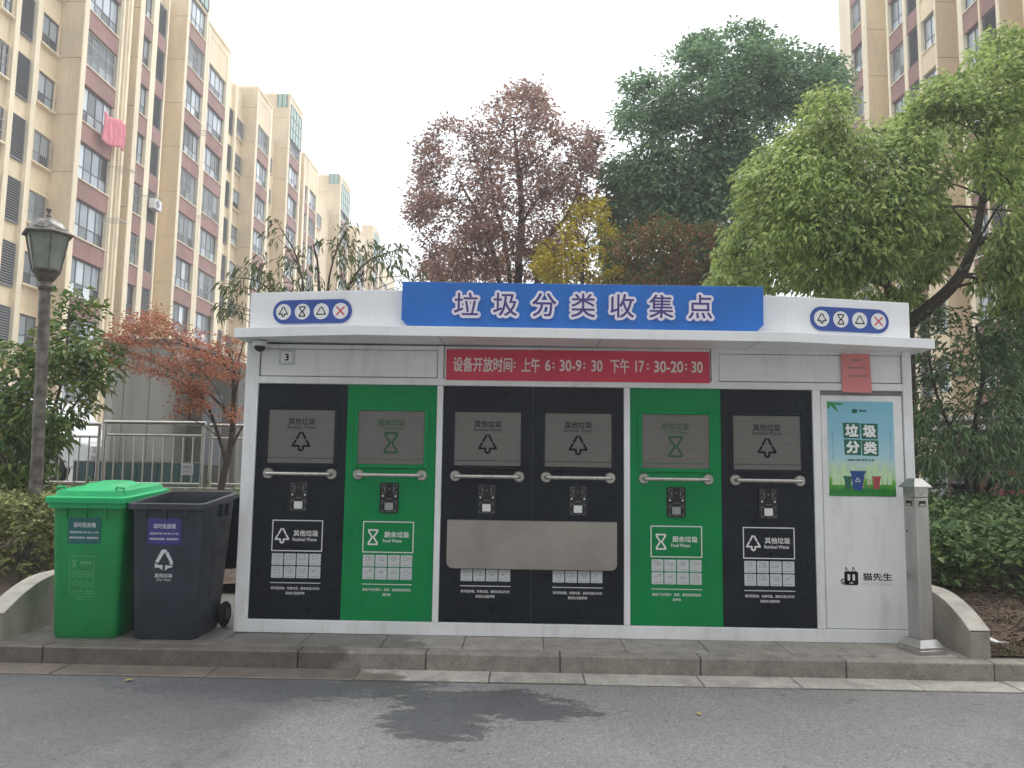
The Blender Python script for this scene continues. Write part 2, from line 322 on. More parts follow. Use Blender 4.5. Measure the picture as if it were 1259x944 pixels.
def paving(name, dry, wetc, xlim, sc=2.2):
    m = bpy.data.materials.new(name); m.use_nodes = True; t = m.node_tree; N = t.nodes; L = t.links; p = N['Principled BSDF']
    geo = N.new('ShaderNodeNewGeometry'); sp = N.new('ShaderNodeSeparateXYZ'); L.new(geo.outputs['Position'], sp.inputs[0])
    n = N.new('ShaderNodeTexNoise'); n.inputs['Scale'].default_value = sc; n.inputs['Detail'].default_value = 8; L.new(geo.outputs['Position'], n.inputs['Vector'])
    a = N.new('ShaderNodeMath'); a.operation = 'MULTIPLY_ADD'; a.inputs[1].default_value = 3.0; L.new(n.outputs[0], a.inputs[0])
    s = N.new('ShaderNodeMath'); s.operation = 'SUBTRACT'; s.inputs[0].default_value = xlim-1.5; L.new(sp.outputs[0], s.inputs[1]); L.new(s.outputs[0], a.inputs[2])
    r = N.new('ShaderNodeMapRange'); r.inputs[1].default_value = -.1; r.inputs[2].default_value = .12; L.new(a.outputs[0], r.inputs[0])
    mx = N.new('ShaderNodeMix'); mx.data_type = 'RGBA'; L.new(r.outputs[0], mx.inputs[0]); mx.inputs[6].default_value = (*dry, 1); mx.inputs[7].default_value = (*wetc, 1)
    n2 = N.new('ShaderNodeTexNoise'); n2.inputs['Scale'].default_value = 6; n2.inputs['Detail'].default_value = 10; n2.inputs['Roughness'].default_value = .7; L.new(geo.outputs['Position'], n2.inputs['Vector'])
    r2 = N.new('ShaderNodeMapRange'); r2.inputs[1].default_value = .25; r2.inputs[2].default_value = .75; r2.inputs[3].default_value = .58; r2.inputs[4].default_value = 1.36; L.new(n2.outputs[0], r2.inputs[0])
    oi = N.new('ShaderNodeObjectInfo'); r3 = N.new('ShaderNodeMapRange'); r3.inputs[3].default_value = .9; r3.inputs[4].default_value = 1.1; L.new(oi.outputs['Random'], r3.inputs[0])
    vo = N.new('ShaderNodeTexVoronoi'); vo.inputs['Scale'].default_value = 95; L.new(geo.outputs['Position'], vo.inputs['Vector']); sv = N.new('ShaderNodeSeparateColor'); L.new(vo.outputs['Color'], sv.inputs[0])
    r5 = N.new('ShaderNodeMapRange'); r5.inputs[3].default_value = .86; r5.inputs[4].default_value = 1.14; L.new(sv.outputs[0], r5.inputs[0])
    m0 = N.new('ShaderNodeMath'); m0.operation = 'MULTIPLY'; L.new(r3.outputs[0], m0.inputs[0]); L.new(r5.outputs[0], m0.inputs[1])
    mm = N.new('ShaderNodeMath'); mm.operation = 'MULTIPLY'; L.new(r2.outputs[0], mm.inputs[0]); L.new(m0.outputs[0], mm.inputs[1])
    mu = N.new('ShaderNodeMix'); mu.data_type = 'RGBA'; mu.blend_type = 'MULTIPLY'; mu.inputs[0].default_value = 1; L.new(mx.outputs[2], mu.inputs[6]); L.new(mm.outputs[0], mu.inputs[7])
    L.new(mu.outputs[2], p.inputs['Base Color'])
    r4 = N.new('ShaderNodeMapRange'); r4.inputs[3].default_value = .85; r4.inputs[4].default_value = .45; L.new(r.outputs[0], r4.inputs[0]); L.new(r4.outputs[0], p.inputs['Roughness'])
    b = N.new('ShaderNodeBump'); b.inputs['Strength'].default_value = .35; b.inputs['Distance'].default_value = .004
    n3 = N.new('ShaderNodeTexNoise'); n3.inputs['Scale'].default_value = 90; L.new(geo.outputs['Position'], n3.inputs['Vector']); L.new(n3.outputs[0], b.inputs['Height']); L.new(b.outputs[0], p.inputs['Normal'])
    return m
M['asphalt'] = asphalt()
M['slab'] = paving('pavement_granite', (.29, .262, .235), (.15, .138, .125), -.9)
M['kerb'] = paving('kerb_granite', (.26, .23, .20), (.14, .115, .098), -1.5)
M['gutter'] = paving('gutter_concrete', (.36, .33, .295), (.17, .14, .12), -.95)
M['joint'] = mat('joint_dirt', (.07, .06, .05), .95)
ZR = -.13; KY = -.55; GY = -.80
obj('road', MB().quad((-300, -300, ZR-.004), (300, -300, ZR-.004), (300, 400, ZR-.004), (-300, 400, ZR-.004)), M['asphalt'], kind='structure')
pv = obj('pavement', MB().box(-14, 14, KY+.02, 1.7, ZR-.05, -.012), M['joint'], kind='structure')
# paving slabs behind the kerb
xs = [-9.2+.62*i for i in range(31)]
slabm = {}
for r, (y0, y1) in enumerate(((-.40, .10), (.105, .62), (.625, 1.14), (1.145, 1.66))):
    for i in range(len(xs)):
        x = xs[i]+(.31 if r % 2 else 0)
        if x > 9: continue
        k = r
        if k not in slabm: slabm[k] = MB().box(0, .614, y0, y1-.005, -.05, 0, .003).mesh('paving_slab')
        obj('paving_slab', slabm[k], M['slab'], pv, (x, 0, random.uniform(-.0025, .0005)))
kb = obj('kerb', MB().box(-14, 14, KY+.03, -.406, ZR-.06, -.02), M['joint'], kind='structure')
jx = [-8.0, -6.9, -5.8, -4.75, -3.62, -1.72, -.775, .21, 1.235, 2.29, 3.36, 4.4, 5.4, 6.4, 7.4]
for a, b in zip(jx, jx[1:]):
    obj('kerb_stone', MB().box(a+.003, b-.003, KY+random.uniform(-.004, .004), -.405, ZR-.06, random.uniform(-.003, .002), .012, 2), M['kerb'], kb)
gt = obj('gutter', MB().box(-14, 14, GY-.01, KY+.03, ZR-.06, ZR-.002), M['joint'], kind='structure')
gx = [-8, -6.9, -5.7, -4.5, -3.4, -2.3, -1.25, -.30, .375, 1.2, 1.88, 2.72, 3.4, 4.3, 5.3, 6.4, 7.5]
for a, b in zip(gx, gx[1:]):
    obj('gutter_slab', MB().box(a+.004, b-.004, GY+random.uniform(-.012, .012), KY-.004, ZR-.05, ZR+.006+random.uniform(-.002, .002), .004), M['gutter'], gt)
# planting beds and the raised ground behind them
def bed(name, xa, xb, ya, yb, zf, nx=40, ny=40, m='soil'):
    t = bmesh.new(); g = {}
    for i in range(nx+1):
        for j in range(ny+1):
            x = xa+(xb-xa)*i/nx; y = ya+(yb-ya)*j/ny; g[i, j] = t.verts.new((x, y, zf(x, y)+.012*math.sin(x*9.1+y*4.3)*math.sin(y*7.7-x*3.1)))
    for i in range(nx):
        for j in range(ny): t.faces.new((g[i, j], g[i+1, j], g[i+1, j+1], g[i, j+1]))
    me = bpy.data.meshes.new(name); t.to_mesh(me); t.free(); me.polygons.foreach_set('use_smooth', [True]*len(me.polygons))
    return obj(name, me, M[m], kind='structure')
def sst(a, b, x): t = max(0, min(1, (x-a)/(b-a))); return t*t*(3-2*t)
bed('planting_bed', 3.33, 14, -.40, 12, lambda x, y: .015+.30*sst(-.4, 1.3, y)+.05*sst(1, 4, y))
bed('planting_bed', -14, -4.03, -.40, 4.98, lambda x, y: .015+.20*sst(-.4, 1.0, y))
bed('planting_bed', -4.03, 3.33, 1.66, 4.98, lambda x, y: .10+.10*sst(1.6, 2.2, y), 20, 10)
M['terrace'] = mat('terrace_paving', (.22, .21, .195), .9, var=.12, scale=2, detail=6)
obj('terrace', MB().box(-120, 3.2, 5.12, 200, -.2, .75), M['terrace'], kind='structure')
obj('courtyard', MB().box(3.21, 120, 11.9, 200, -.2, .32), M['terrace'], kind='structure')
# short grass at the foot of the right bed
def grass(name, xa, xb, ya, yb, n, h, m, zf):
    V = []; F = []
    for k in range(n):
        x = random.uniform(xa, xb); y = random.uniform(ya, yb); a = random.uniform(0, 6.28); l = h*random.uniform(.5, 1.2); z = zf(x, y)-.005
        dx, dy = math.cos(a)*.004, math.sin(a)*.004; tx, ty = random.uniform(-.6, .6)*l, random.uniform(-.6, .6)*l
        o = len(V); V += [(x-dx, y-dy, z), (x+dx, y+dy, z), (x+tx, y+ty, z+l)]; F.append((o, o+1, o+2))
    me = bpy.data.meshes.new(name); me.from_pydata(V, [], F); return obj(name, me, m, kind='stuff', label='short green grass along the kerb by the retaining wall end', category='grass')
M['grass'] = mat('grass_blades', (.06, .08, .02), .8, island=[(.035, .05, .015), (.07, .08, .025), (.12, .10, .045)], transl=.3)
grass('grass', 3.44, 4.6, -.40, -.12, 2600, .035, M['grass'], lambda x, y: .015+.30*sst(-.4, 1.3, y))
# ------------------------------------------------------------------ apartment blocks
SILL0, FL = .30, 2.9
_wm = {}
def win_meshes(wd, ht, nx, grille):
    """a window on a face that looks to +x; local y 0..wd, z 0..ht"""
    k = (round(wd, 2), round(ht, 2), nx, grille)
    if k in _wm: return _wm[k]
    t = .07; m = MB(); m.box(-.03, .03, 0, wd, 0, t); m.box(-.03, .03, 0, wd, ht-t, ht); m.box(-.031, .031, 0, t, t, ht-t); m.box(-.031, .031, wd-t, wd, t, ht-t)
    zs = ht*.36
    for i in range(1, nx): m.box(-.025, .025, wd*i/nx-.035, wd*i/nx+.035, t, ht-t)
    m.box(-.024, .024, t, wd-t, zs-.025, zs+.025)
    panes = []
    for i in range(nx):
        for z0, z1 in ((t, zs-.025), (zs+.025, ht-t)):
            panes.append((wd*i/nx+.02, z0, MB().box(-.012, .006, 0, wd/nx-.04, 0, z1-z0).mesh('pane')))
    g = None
    if grille:
        q = MB(); n = max(4, int(wd/.13))
        for i in range(n+1): q.box(.16, .175, wd*i/n-.008, wd*i/n+.008, -.02, ht-.1)
        for z in (-.02, ht*.3, ht*.62, ht-.12): q.box(.155, .18, -.01, wd+.01, z-.01, z+.01)
        g = q.mesh('window_grille')
    _wm[k] = (m.mesh('window'), panes, g); return _wm[k]
_lm = {}
def louver_mesh(wd, ht):
    k = (round(wd, 2), round(ht, 2))
    if k not in _lm:
        m = MB(); m.box(-.03, .02, 0, .04, 0, ht); m.box(-.03, .02, wd-.04, wd, 0, ht); m.box(-.03, .02, .04, wd-.04, 0, .04); m.box(-.03, .02, .04, wd-.04, ht-.04, ht)
        n = int(ht/.12)
        for i in range(n):
            z = .05+(ht-.1)*i/n; m.prism([(.015, z), (.015, z+.02), (-.06, z+.085), (-.06, z+.065)], 'y', .04, wd-.04)
        _lm[k] = m.mesh('louver')
    return _lm[k]
_bm = {}
def boxmesh(name, a, b, c):
    k = (name, round(a, 2), round(b, 2), round(c, 2))
    if k not in _bm: _bm[k] = MB().box(0, a, 0, b, 0, c).mesh(name)
    return _bm[k]
class Block:
    """facade on the plane x = X0 looking along sgn*x"""
    def __init__(s, root, sgn): s.root, s.g = root, sgn
    def part(s, name, x0, x1, y0, y1, z0, z1, m): return obj(name, MB().box(x0, x1, y0, y1, z0, z1), M[m], s.root)
    def place(s, name, me, m, x, y, z, parent=None):
        o = obj(name, me, M[m], parent or s.root, (x, y, z) if parent is None else (x, y, z))
        if s.g < 0 and parent is None: o.scale.x = -1
        return o
    def window(s, x, y0, y1, z, ht, nx, grille):
        fm, panes, g = win_meshes(y1-y0, ht, nx, grille); wn = s.place('window', fm, 'winframe', x, y0, z)
        for py, pz, pm in panes: obj('pane', pm, M['pane'], wn, (0, py, pz))
        if g: obj('window_grille', g, M['grille'], wn)
    def column(s, kind, X, y0, y1, zmin, ztop, sill0, seed, back):
        """kind: big / small / beige / louver ; X front plane; back: plane of the wall behind"""
        g = s.g; rnd = random.Random(seed); k = 0
        while True:
            zs = sill0+FL*k; k += 1
            if zs < zmin: continue
            if kind in ('big', 'small', 'smallbeige'):
                ht = 1.9 if kind == 'big' else 1.75; sp = FL-ht
                if zs+ht > ztop:
                    z0 = zs-sp+.02; s.place('head_panel', boxmesh('head_panel', .26, y1-y0, max(.1, ztop+.35-z0)), 'beige', X-g*.3, y0, z0); break
                xp = X-g*.14
                o = s.place('spandrel_panel', boxmesh('spandrel_panel', .2, y1-y0, sp-.06), 'beige' if kind == 'smallbeige' else 'pinkwall', xp-g*.1, y0, zs-sp+.03)
                s.place('sill', boxmesh('sill', .26, y1-y0, .055), 'cream', xp-g*.1, y0, zs-.028)
                s.window(X-g*.22, y0+.02, y1-.02, zs+.03, ht-.03, (4 if y1-y0 > 2.4 else 3 if y1-y0 > 1.6 else 2), rnd.random() < (.35 if kind == 'big' else .25))
            elif kind == 'beige':
                if zs+1.55 > ztop: break
                s.window(X+g*.035, y0+.04, y1-.04, zs+.1, 1.5, 2, rnd.random() < .45)
                s.place('sill', boxmesh('sill', .22, y1-y0+.1, .07), 'cream', X, y0-.05, zs+.03)
                s.place('lintel', boxmesh('lintel', .16, y1-y0+.06, .07), 'beige', X, y0-.03, zs+1.60)
                for yy in (y0-.03, y1-.03): s.place('jamb', boxmesh('jamb', .15, .06, 1.5), 'beige', X, yy, zs+.1)
            elif kind == 'louver':
                if zs+1.9 > ztop: break
                s.place('louver', louver_mesh(y1-y0, 2.0), 'louver', X+g*.075, y0, zs-.25)
                s.place('louver_back', boxmesh('louver_back', .02, y1-y0, 2.0), 'dark', X+g*.002, y0, zs-.25)
            elif kind == 'pinklouver':
                if zs+1.9 > ztop: break
                s.place('spandrel_panel', boxmesh('spandrel_panel', .2, y1-y0, .94), 'pinkwall', X-g*.24, y0, zs-.97)
                s.place('louver', louver_mesh(y1-y0, 1.9), 'louver', X-g*.12, y0, zs)
                s.place('louver_back', boxmesh('louver_back', .02, y1-y0, 1.9), 'dark', X-g*.22, y0, zs)
    def pil(s, X, y0, y1, z0, z1, m='cream', d=.32): s.part('pilaster', X-s.g*d, X, y0, y1, z0, z1, m)
    def sideface(s, Y, xa, xb, z0, z1, step=FL):
        """wall panels on a face that looks to -y, joints between the storeys"""
        z = z0; wd = abs(xb-xa); x = min(xa, xb)
        while z < z1-.05:
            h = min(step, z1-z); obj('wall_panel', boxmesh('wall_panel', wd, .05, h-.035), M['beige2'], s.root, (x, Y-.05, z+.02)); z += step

LB = thing('apartment_building', 'long tan apartment block with pink window bands and stepped glazed towers', 'building', (0, 0, 0))
B = Block(LB, 1); XF, XR = -22.0, -23.2; ZG = .3
TOP = 30.4
B.part('wall', -36, XR, 17, 52, ZG, TOP, 'beige'); B.part('wall', -36, XR-.01, 52, 118, ZG, TOP-.25, 'beige')
def yF(px, py=150, X=XF): return onX(px, py, X).y
def proj(y0, y1, top, cols, pils, xf=XF, xr=XR, corner=True):
    """a projecting bay with its core, side face, window columns and pilasters"""
    B.part('bay_core', xr-.5, xf-.34, y0+.0, y1, ZG, top, 'beige'); B.sideface(y0, xr-.3, xf-.0, ZG+.1, top)
    for a, b, kind, seed in cols: B.column(kind, xf, a, b, 2, top-.4, SILL0, seed, xr)
    for a, b in pils: B.pil(xf, a, b, ZG, top)
    B.part('parapet', xr-.4, xf+.03, y0-.05, y1+.05, top, top+.22, 'beige')
    lastc = max([c[1] for c in cols]); 
    B.part('head_band', xf-.33, xf-.02, y0, y1, top-.62, top-.001, 'beige')
# recessed stretch at the left edge of the picture
B.column('louver', XR, 22.4, 23.3, 2, TOP, SILL0, 3, 0); B.column('beige', XR, 20.2, 21.6, 2, TOP, SILL0, 4, 0)
B.column('louver', XR, 25.5, 26.44, 2, TOP, SILL0, 5, 0); B.column('beige', XR, 26.95, 28.25, 2, TOP, SILL0, 6, 0); B.column('beige', XR, 24.3, 25.0, 2, TOP, SILL0, 8, 0)
B.pil(XR+.22, 26.5, 26.82, ZG, TOP, d=.22); B.pil(XR+.22, 25.1, 25.4, ZG, TOP, d=.22)
proj(28.45, 32.7, 33.8, [(28.82, 31.55, 'big', 11)], [(28.46, 28.82), (31.55, 31.95), (32.2, 32.69)])
B.part('downpipe', XF+.0, XF+.09, 31.62, 31.72, ZG, 33.5, 'cream'); B.part('downpipe', XF+.001, XF+.09, 32.35, 32.45, ZG, 33.5, 'cream')
proj(33.5, 36.75, 31.0, [(33.95, 34.95, 'small', 12), (35.5, 36.6, 'pinklouver', 13)], [(33.51, 33.95), (34.95, 35.5), (36.6, 36.74)], XF-.02)
proj(38.99, 42.15, 34.3, [(39.3, 41.8, 'big', 14)], [(39.0, 39.3), (41.8, 42.14)])
proj(42.16, 45.95, 30.8, [(42.5, 45.45, 'big', 15)], [(42.17, 42.5), (45.45, 45.94)])
B.column('louver', XR, 48.6, 49.6, 2, TOP, SILL0, 16, 0); B.column('beige', XR, 50.1, 52.9, 2, TOP, SILL0, 17, 0); B.pil(XR+.22, 48.2, 48.55, ZG, TOP, d=.22); B.pil(XR+.22, 49.65, 50.05, ZG, TOP, d=.22)
proj(51.6+2.6-2.6, 55.2, 31.0, [(52.0, 54.7, 'big', 18)], [(51.61, 52.0), (54.7, 55.19)])
B.column('beige', XR, 57.4, 58.6, 2, TOP, SILL0, 19, 0)
proj(59.5, 63.6, 34.4, [(60.0, 63.1, 'big', 20)], [(59.51, 60.0), (63.1, 63.59)], xr=XR-1.2)
proj(64.6, 69.6, 30.9, [(65.2, 66.2, 'small', 21), (66.7, 69.2, 'big', 22)], [(64.61, 65.2), (66.2, 66.7), (69.2, 69.59)])
proj(78.8, 83.9, 34.2, [(79.4, 83.3, 'big', 23)], [(78.81, 79.4), (83.3, 83.89)], xr=XR-1)
B.column('beige', XR, 73, 75, 2, TOP, SILL0, 24, 0)
proj(88, 94, 30.9, [(88.6, 93.3, 'big', 25)], [(88.01, 88.6), (93.3, 93.99)])
proj(98, 103, 34.2, [(98.6, 102.3, 'big', 26)], [(98.01, 98.6), (102.3, 102.99)])
proj(106, 116, 30.9, [(106.6, 110, 'big', 27), (111, 115.4, 'big', 28)], [(106.01, 106.6), (110, 111), (115.4, 115.99)])
# glazed green roof rooms on the towers
for y0, y1, z0 in ((39.3, 41.8, 31.5), (59.9, 63.1, 30.6), (79.4, 83.3, 30.4), (98.6, 102.4, 30.4)):
    o = B.part('roof_glazing', XF-.02, XF+.02, y0, y1, z0, z0+3.2, 'greenglass')
    n = 4
    for i in range(n+1): obj('glazing_bar', MB().box(XF-.03, XF+.05, y0+(y1-y0)*i/n-.04, y0+(y1-y0)*i/n+.04, z0, z0+3.2), M['winframe'], o)
    for i in range(4): obj('glazing_bar', MB().box(XF-.028, XF+.048, y0, y1, z0+i*1.06-.03, z0+i*1.06+.03), M['winframe'], o)
for Y in (59.43, 78.73):
    x0 = XR+.0 if Y < 60 else XR-.2
    gl = obj('skylight', MB().box(x0+.1, XF-.25, Y-.03, Y, 33.3, 34.5), M['greenglass'], LB)
    for t_ in (0, .5, 1): obj('skylight_bar', MB().box(x0+.1+(XF-.35-x0)*t_-.04, x0+.1+(XF-.35-x0)*t_+.04, Y-.06, Y+.0, 33.3, 34.5), M['winframe'], gl)
# drying racks, air conditioners and a pink quilt
def rack(label, px, py, n=4, ln=1.2):
    p = onX(px, py, XF+.02); r = thing('drying_rack', label, 'drying rack', (p.x, p.y, p.z), group='drying racks on the apartment windows')
    for k in range(n): obj('rack_bar', MB().box(-.2, ln, k*.28-.012, k*.28+.012, -.012, .012), M['grille'], r)
    obj('rack_bar', MB().box(ln-.02, ln+.01, -.05, .28*(n-1)+.05, -.015, .015), M['grille'], r)
for a in (('thin steel drying rack on the window one storey below the pink quilt', 136, 205, 4, .9), ('thin steel drying rack on the window two storeys below the pink quilt', 122, 268, 4, 1.0), ('thin steel drying rack just above the white air conditioner', 176, 240, 3, .9), ('thin steel drying rack on an upper window of the bay with glazed top', 239, 160, 4, .9), ('thin steel drying rack on a middle window of the bay with glazed top', 240, 265, 4, 1.0)): rack(*a)
qr = MB(); nz_, nx_ = 14, 20; gq = {}
for i in range(nx_+1):
    for j in range(nz_+1):
        gq[i, j] = qr.bm.verts.new((.05*math.sin(i*1.3)+.04*math.sin(i*.6+j*.35)+.25*i/nx_, 1.55*i/nx_, -1.5*j/nz_-.1*math.sin(i*.3)))
for i in range(nx_):
    for j in range(nz_): qr.bm.faces.new((gq[i, j], gq[i+1, j], gq[i+1, j+1], gq[i, j+1]))
o = obj('hanging_quilt', qr, mat('pink_quilt', (.78, .27, .33), .9, var=.06, scale=3), None, onX(128, 137, XF+.3), smooth=True, label='bright pink quilt hung out to air from an upper apartment window', category='quilt'); s_ = o.modifiers.new('s', 'SOLIDIFY'); s_.thickness = .04
for px, py in ((183, 255),):
    p = onX(px, py, XF); a = thing('air_conditioner', 'white outdoor air conditioner unit on the tan apartment facade', 'air conditioner', (XF+.05, p.y, p.z))
    obj('casing', MB().box(-.1, .3, 0, .8, 0, .58, .02), M['vanwhite'], a); obj('fan_grille', MB().tube([(.3, .3, .29), (.315, .3, .29)], .22, 20), M['louver'], a); obj('bracket', MB().box(-.1, .3, .1, .7, -.04, .0), M['grille'], a)
# right-hand block
RB = thing('apartment_building', 'tall tan apartment block with pink window bands behind the broad green trees', 'building')
B = Block(RB, -1); XG, XQ = 20.0, 21.3; RS = 22.2-2.9*7; RT = 34.0
B.part('wall', XQ, 34, 10, 40.4, .3, RT, 'beige')
def yG(px, X=XG): return onX(px, 90, X).y
def projR(pa, pb, cols, pils):
    y0, y1 = yG(pb), yG(pa)
    B.part('bay_core', XG+.34, XQ+.3, y0, y1, .3, RT, 'beige'); B.sideface(y0, XG, XQ+.1, RS-.9, RT)
    for a, b, kind, seed in cols: B.column(kind, XG, yG(b), yG(a), 2, RT-.3, RS, seed, XQ)
    for a, b in pils: B.pil(XG, yG(b), yG(a), .3, RT)
    B.part('parapet', XG-.03, XQ+.3, y0-.05, y1+.05, RT, RT+.3, 'beige')
projR(1033, 1067, [(1047, 1061, 'small', 31)], [(1033.2, 1047), (1061, 1066.9)])
projR(1091.5, 1153, [(1094, 1112, 'big', 32), (1116, 1130, 'pinklouver', 33), (1134, 1151, 'smallbeige', 34)], [(1091.7, 1094), (1112, 1116), (1130, 1134), (1151, 1152.9)])
projR(1180, 1232, [(1186, 1206, 'big', 35), (1208, 1228, 'pinklouver', 36)], [(1180.2, 1186), (1206, 1208), (1228, 1231.9)])
projR(1262, 1330, [(1266, 1320, 'big', 37)], [(1262.2, 1266), (1320, 1329)])

# unseen block added across the road behind the viewer to darken the station front
M['greywall'] = mat('grey_render', (.42, .42, .42), .9, var=.1, scale=.6)
OB = thing('apartment_building', 'plain grey block added unseen across the road to shade the waste kiosk front', 'building')
obj('wall', MB().box(-60, 60, -46, -30, -.2, 30), M['greywall'], OB); obj('parapet', MB().box(-60.2, 60.2, -46.2, -29.7, 30, 30.8), M['cream'], OB)
wmesh = MB().box(0, 2.2, 0, .06, 0, 1.6).mesh('window'); 
for fl in range(10):
    for k in range(20): obj('window', wmesh, M['pane'], OB, (-57+5.9*k, -29.98, 1.2+2.9*fl))
# ------------------------------------------------------------------ waste collection station
BX0, BX1 = -2.41, 3.12; BW, MW = 1.4965, .0537
ST = thing('waste_collection_station', 'white waste sorting kiosk with black and green drop-off doors and canopy', 'waste kiosk')
obj('cabinet', MB().box(BX0+.01, BX1-.01, .03, 1.22, .02, 2.36), M['white'], ST)
fr = MB()
ZB, ZT = .105, 2.025; FY0, FY1 = -.014, .031
bays = [-1.5*BW-MW, -.5*BW, .5*BW+MW]
fr.box(BX0, bays[0]-.002, FY0, FY1, .001, 2.359, .004)                         # left post
fr.box(bays[0]+BW+.002, bays[1]-.002, FY0, FY1, ZB, ZT, .003)
fr.box(bays[1]+BW+.002, bays[2]-.002, FY0, FY1, ZB, ZT, .003)
fr.box(bays[2]+BW+.002, 2.365, FY0, FY1, ZB, ZT, .003)
fr.box(3.045, BX1, FY0, FY1, .001, 2.359, .004)
fr.box(bays[0]-.004, 3.047, FY0+.001, FY1, .001, ZB-.002, .003)               # bottom rail
fr.box(bays[0]-.004, 3.047, FY0+.001, FY1, ZT+.002, 2.085, .003)              # rail above the doors
fr.box(-.80, -.755, FY0+.002, FY1, 2.085, 2.359); fr.box(1.475, 1.535, FY0+.002, FY1, 2.085, 2.359)
obj('frame', fr, M['white'], ST)
for x0, x1 in ((bays[0]+.008, -.806), (1.541, 3.039)):
    obj('upper_panel', MB().box(x0, x1, -.003, .031, 2.093, 2.318, .004), M['white'], ST)
    obj('upper_panel', MB().box(x0-.004, x1+.004, -.006, .031, 2.322, 2.359, .003), M['white'], ST)
obj('upper_panel', MB().box(-.749, 1.469, -.003, .031, 2.093, 2.359, .004), M['white'], ST)
obj('side_panel', MB().box(2.373, 3.037, -.002, .031, ZB+.003, 1.985, .004), M['white'], ST)
obj('side_panel_seam', MB().box(2.363, 3.047, .018, .029, ZB-.004, 2.027), M['seam'], ST)
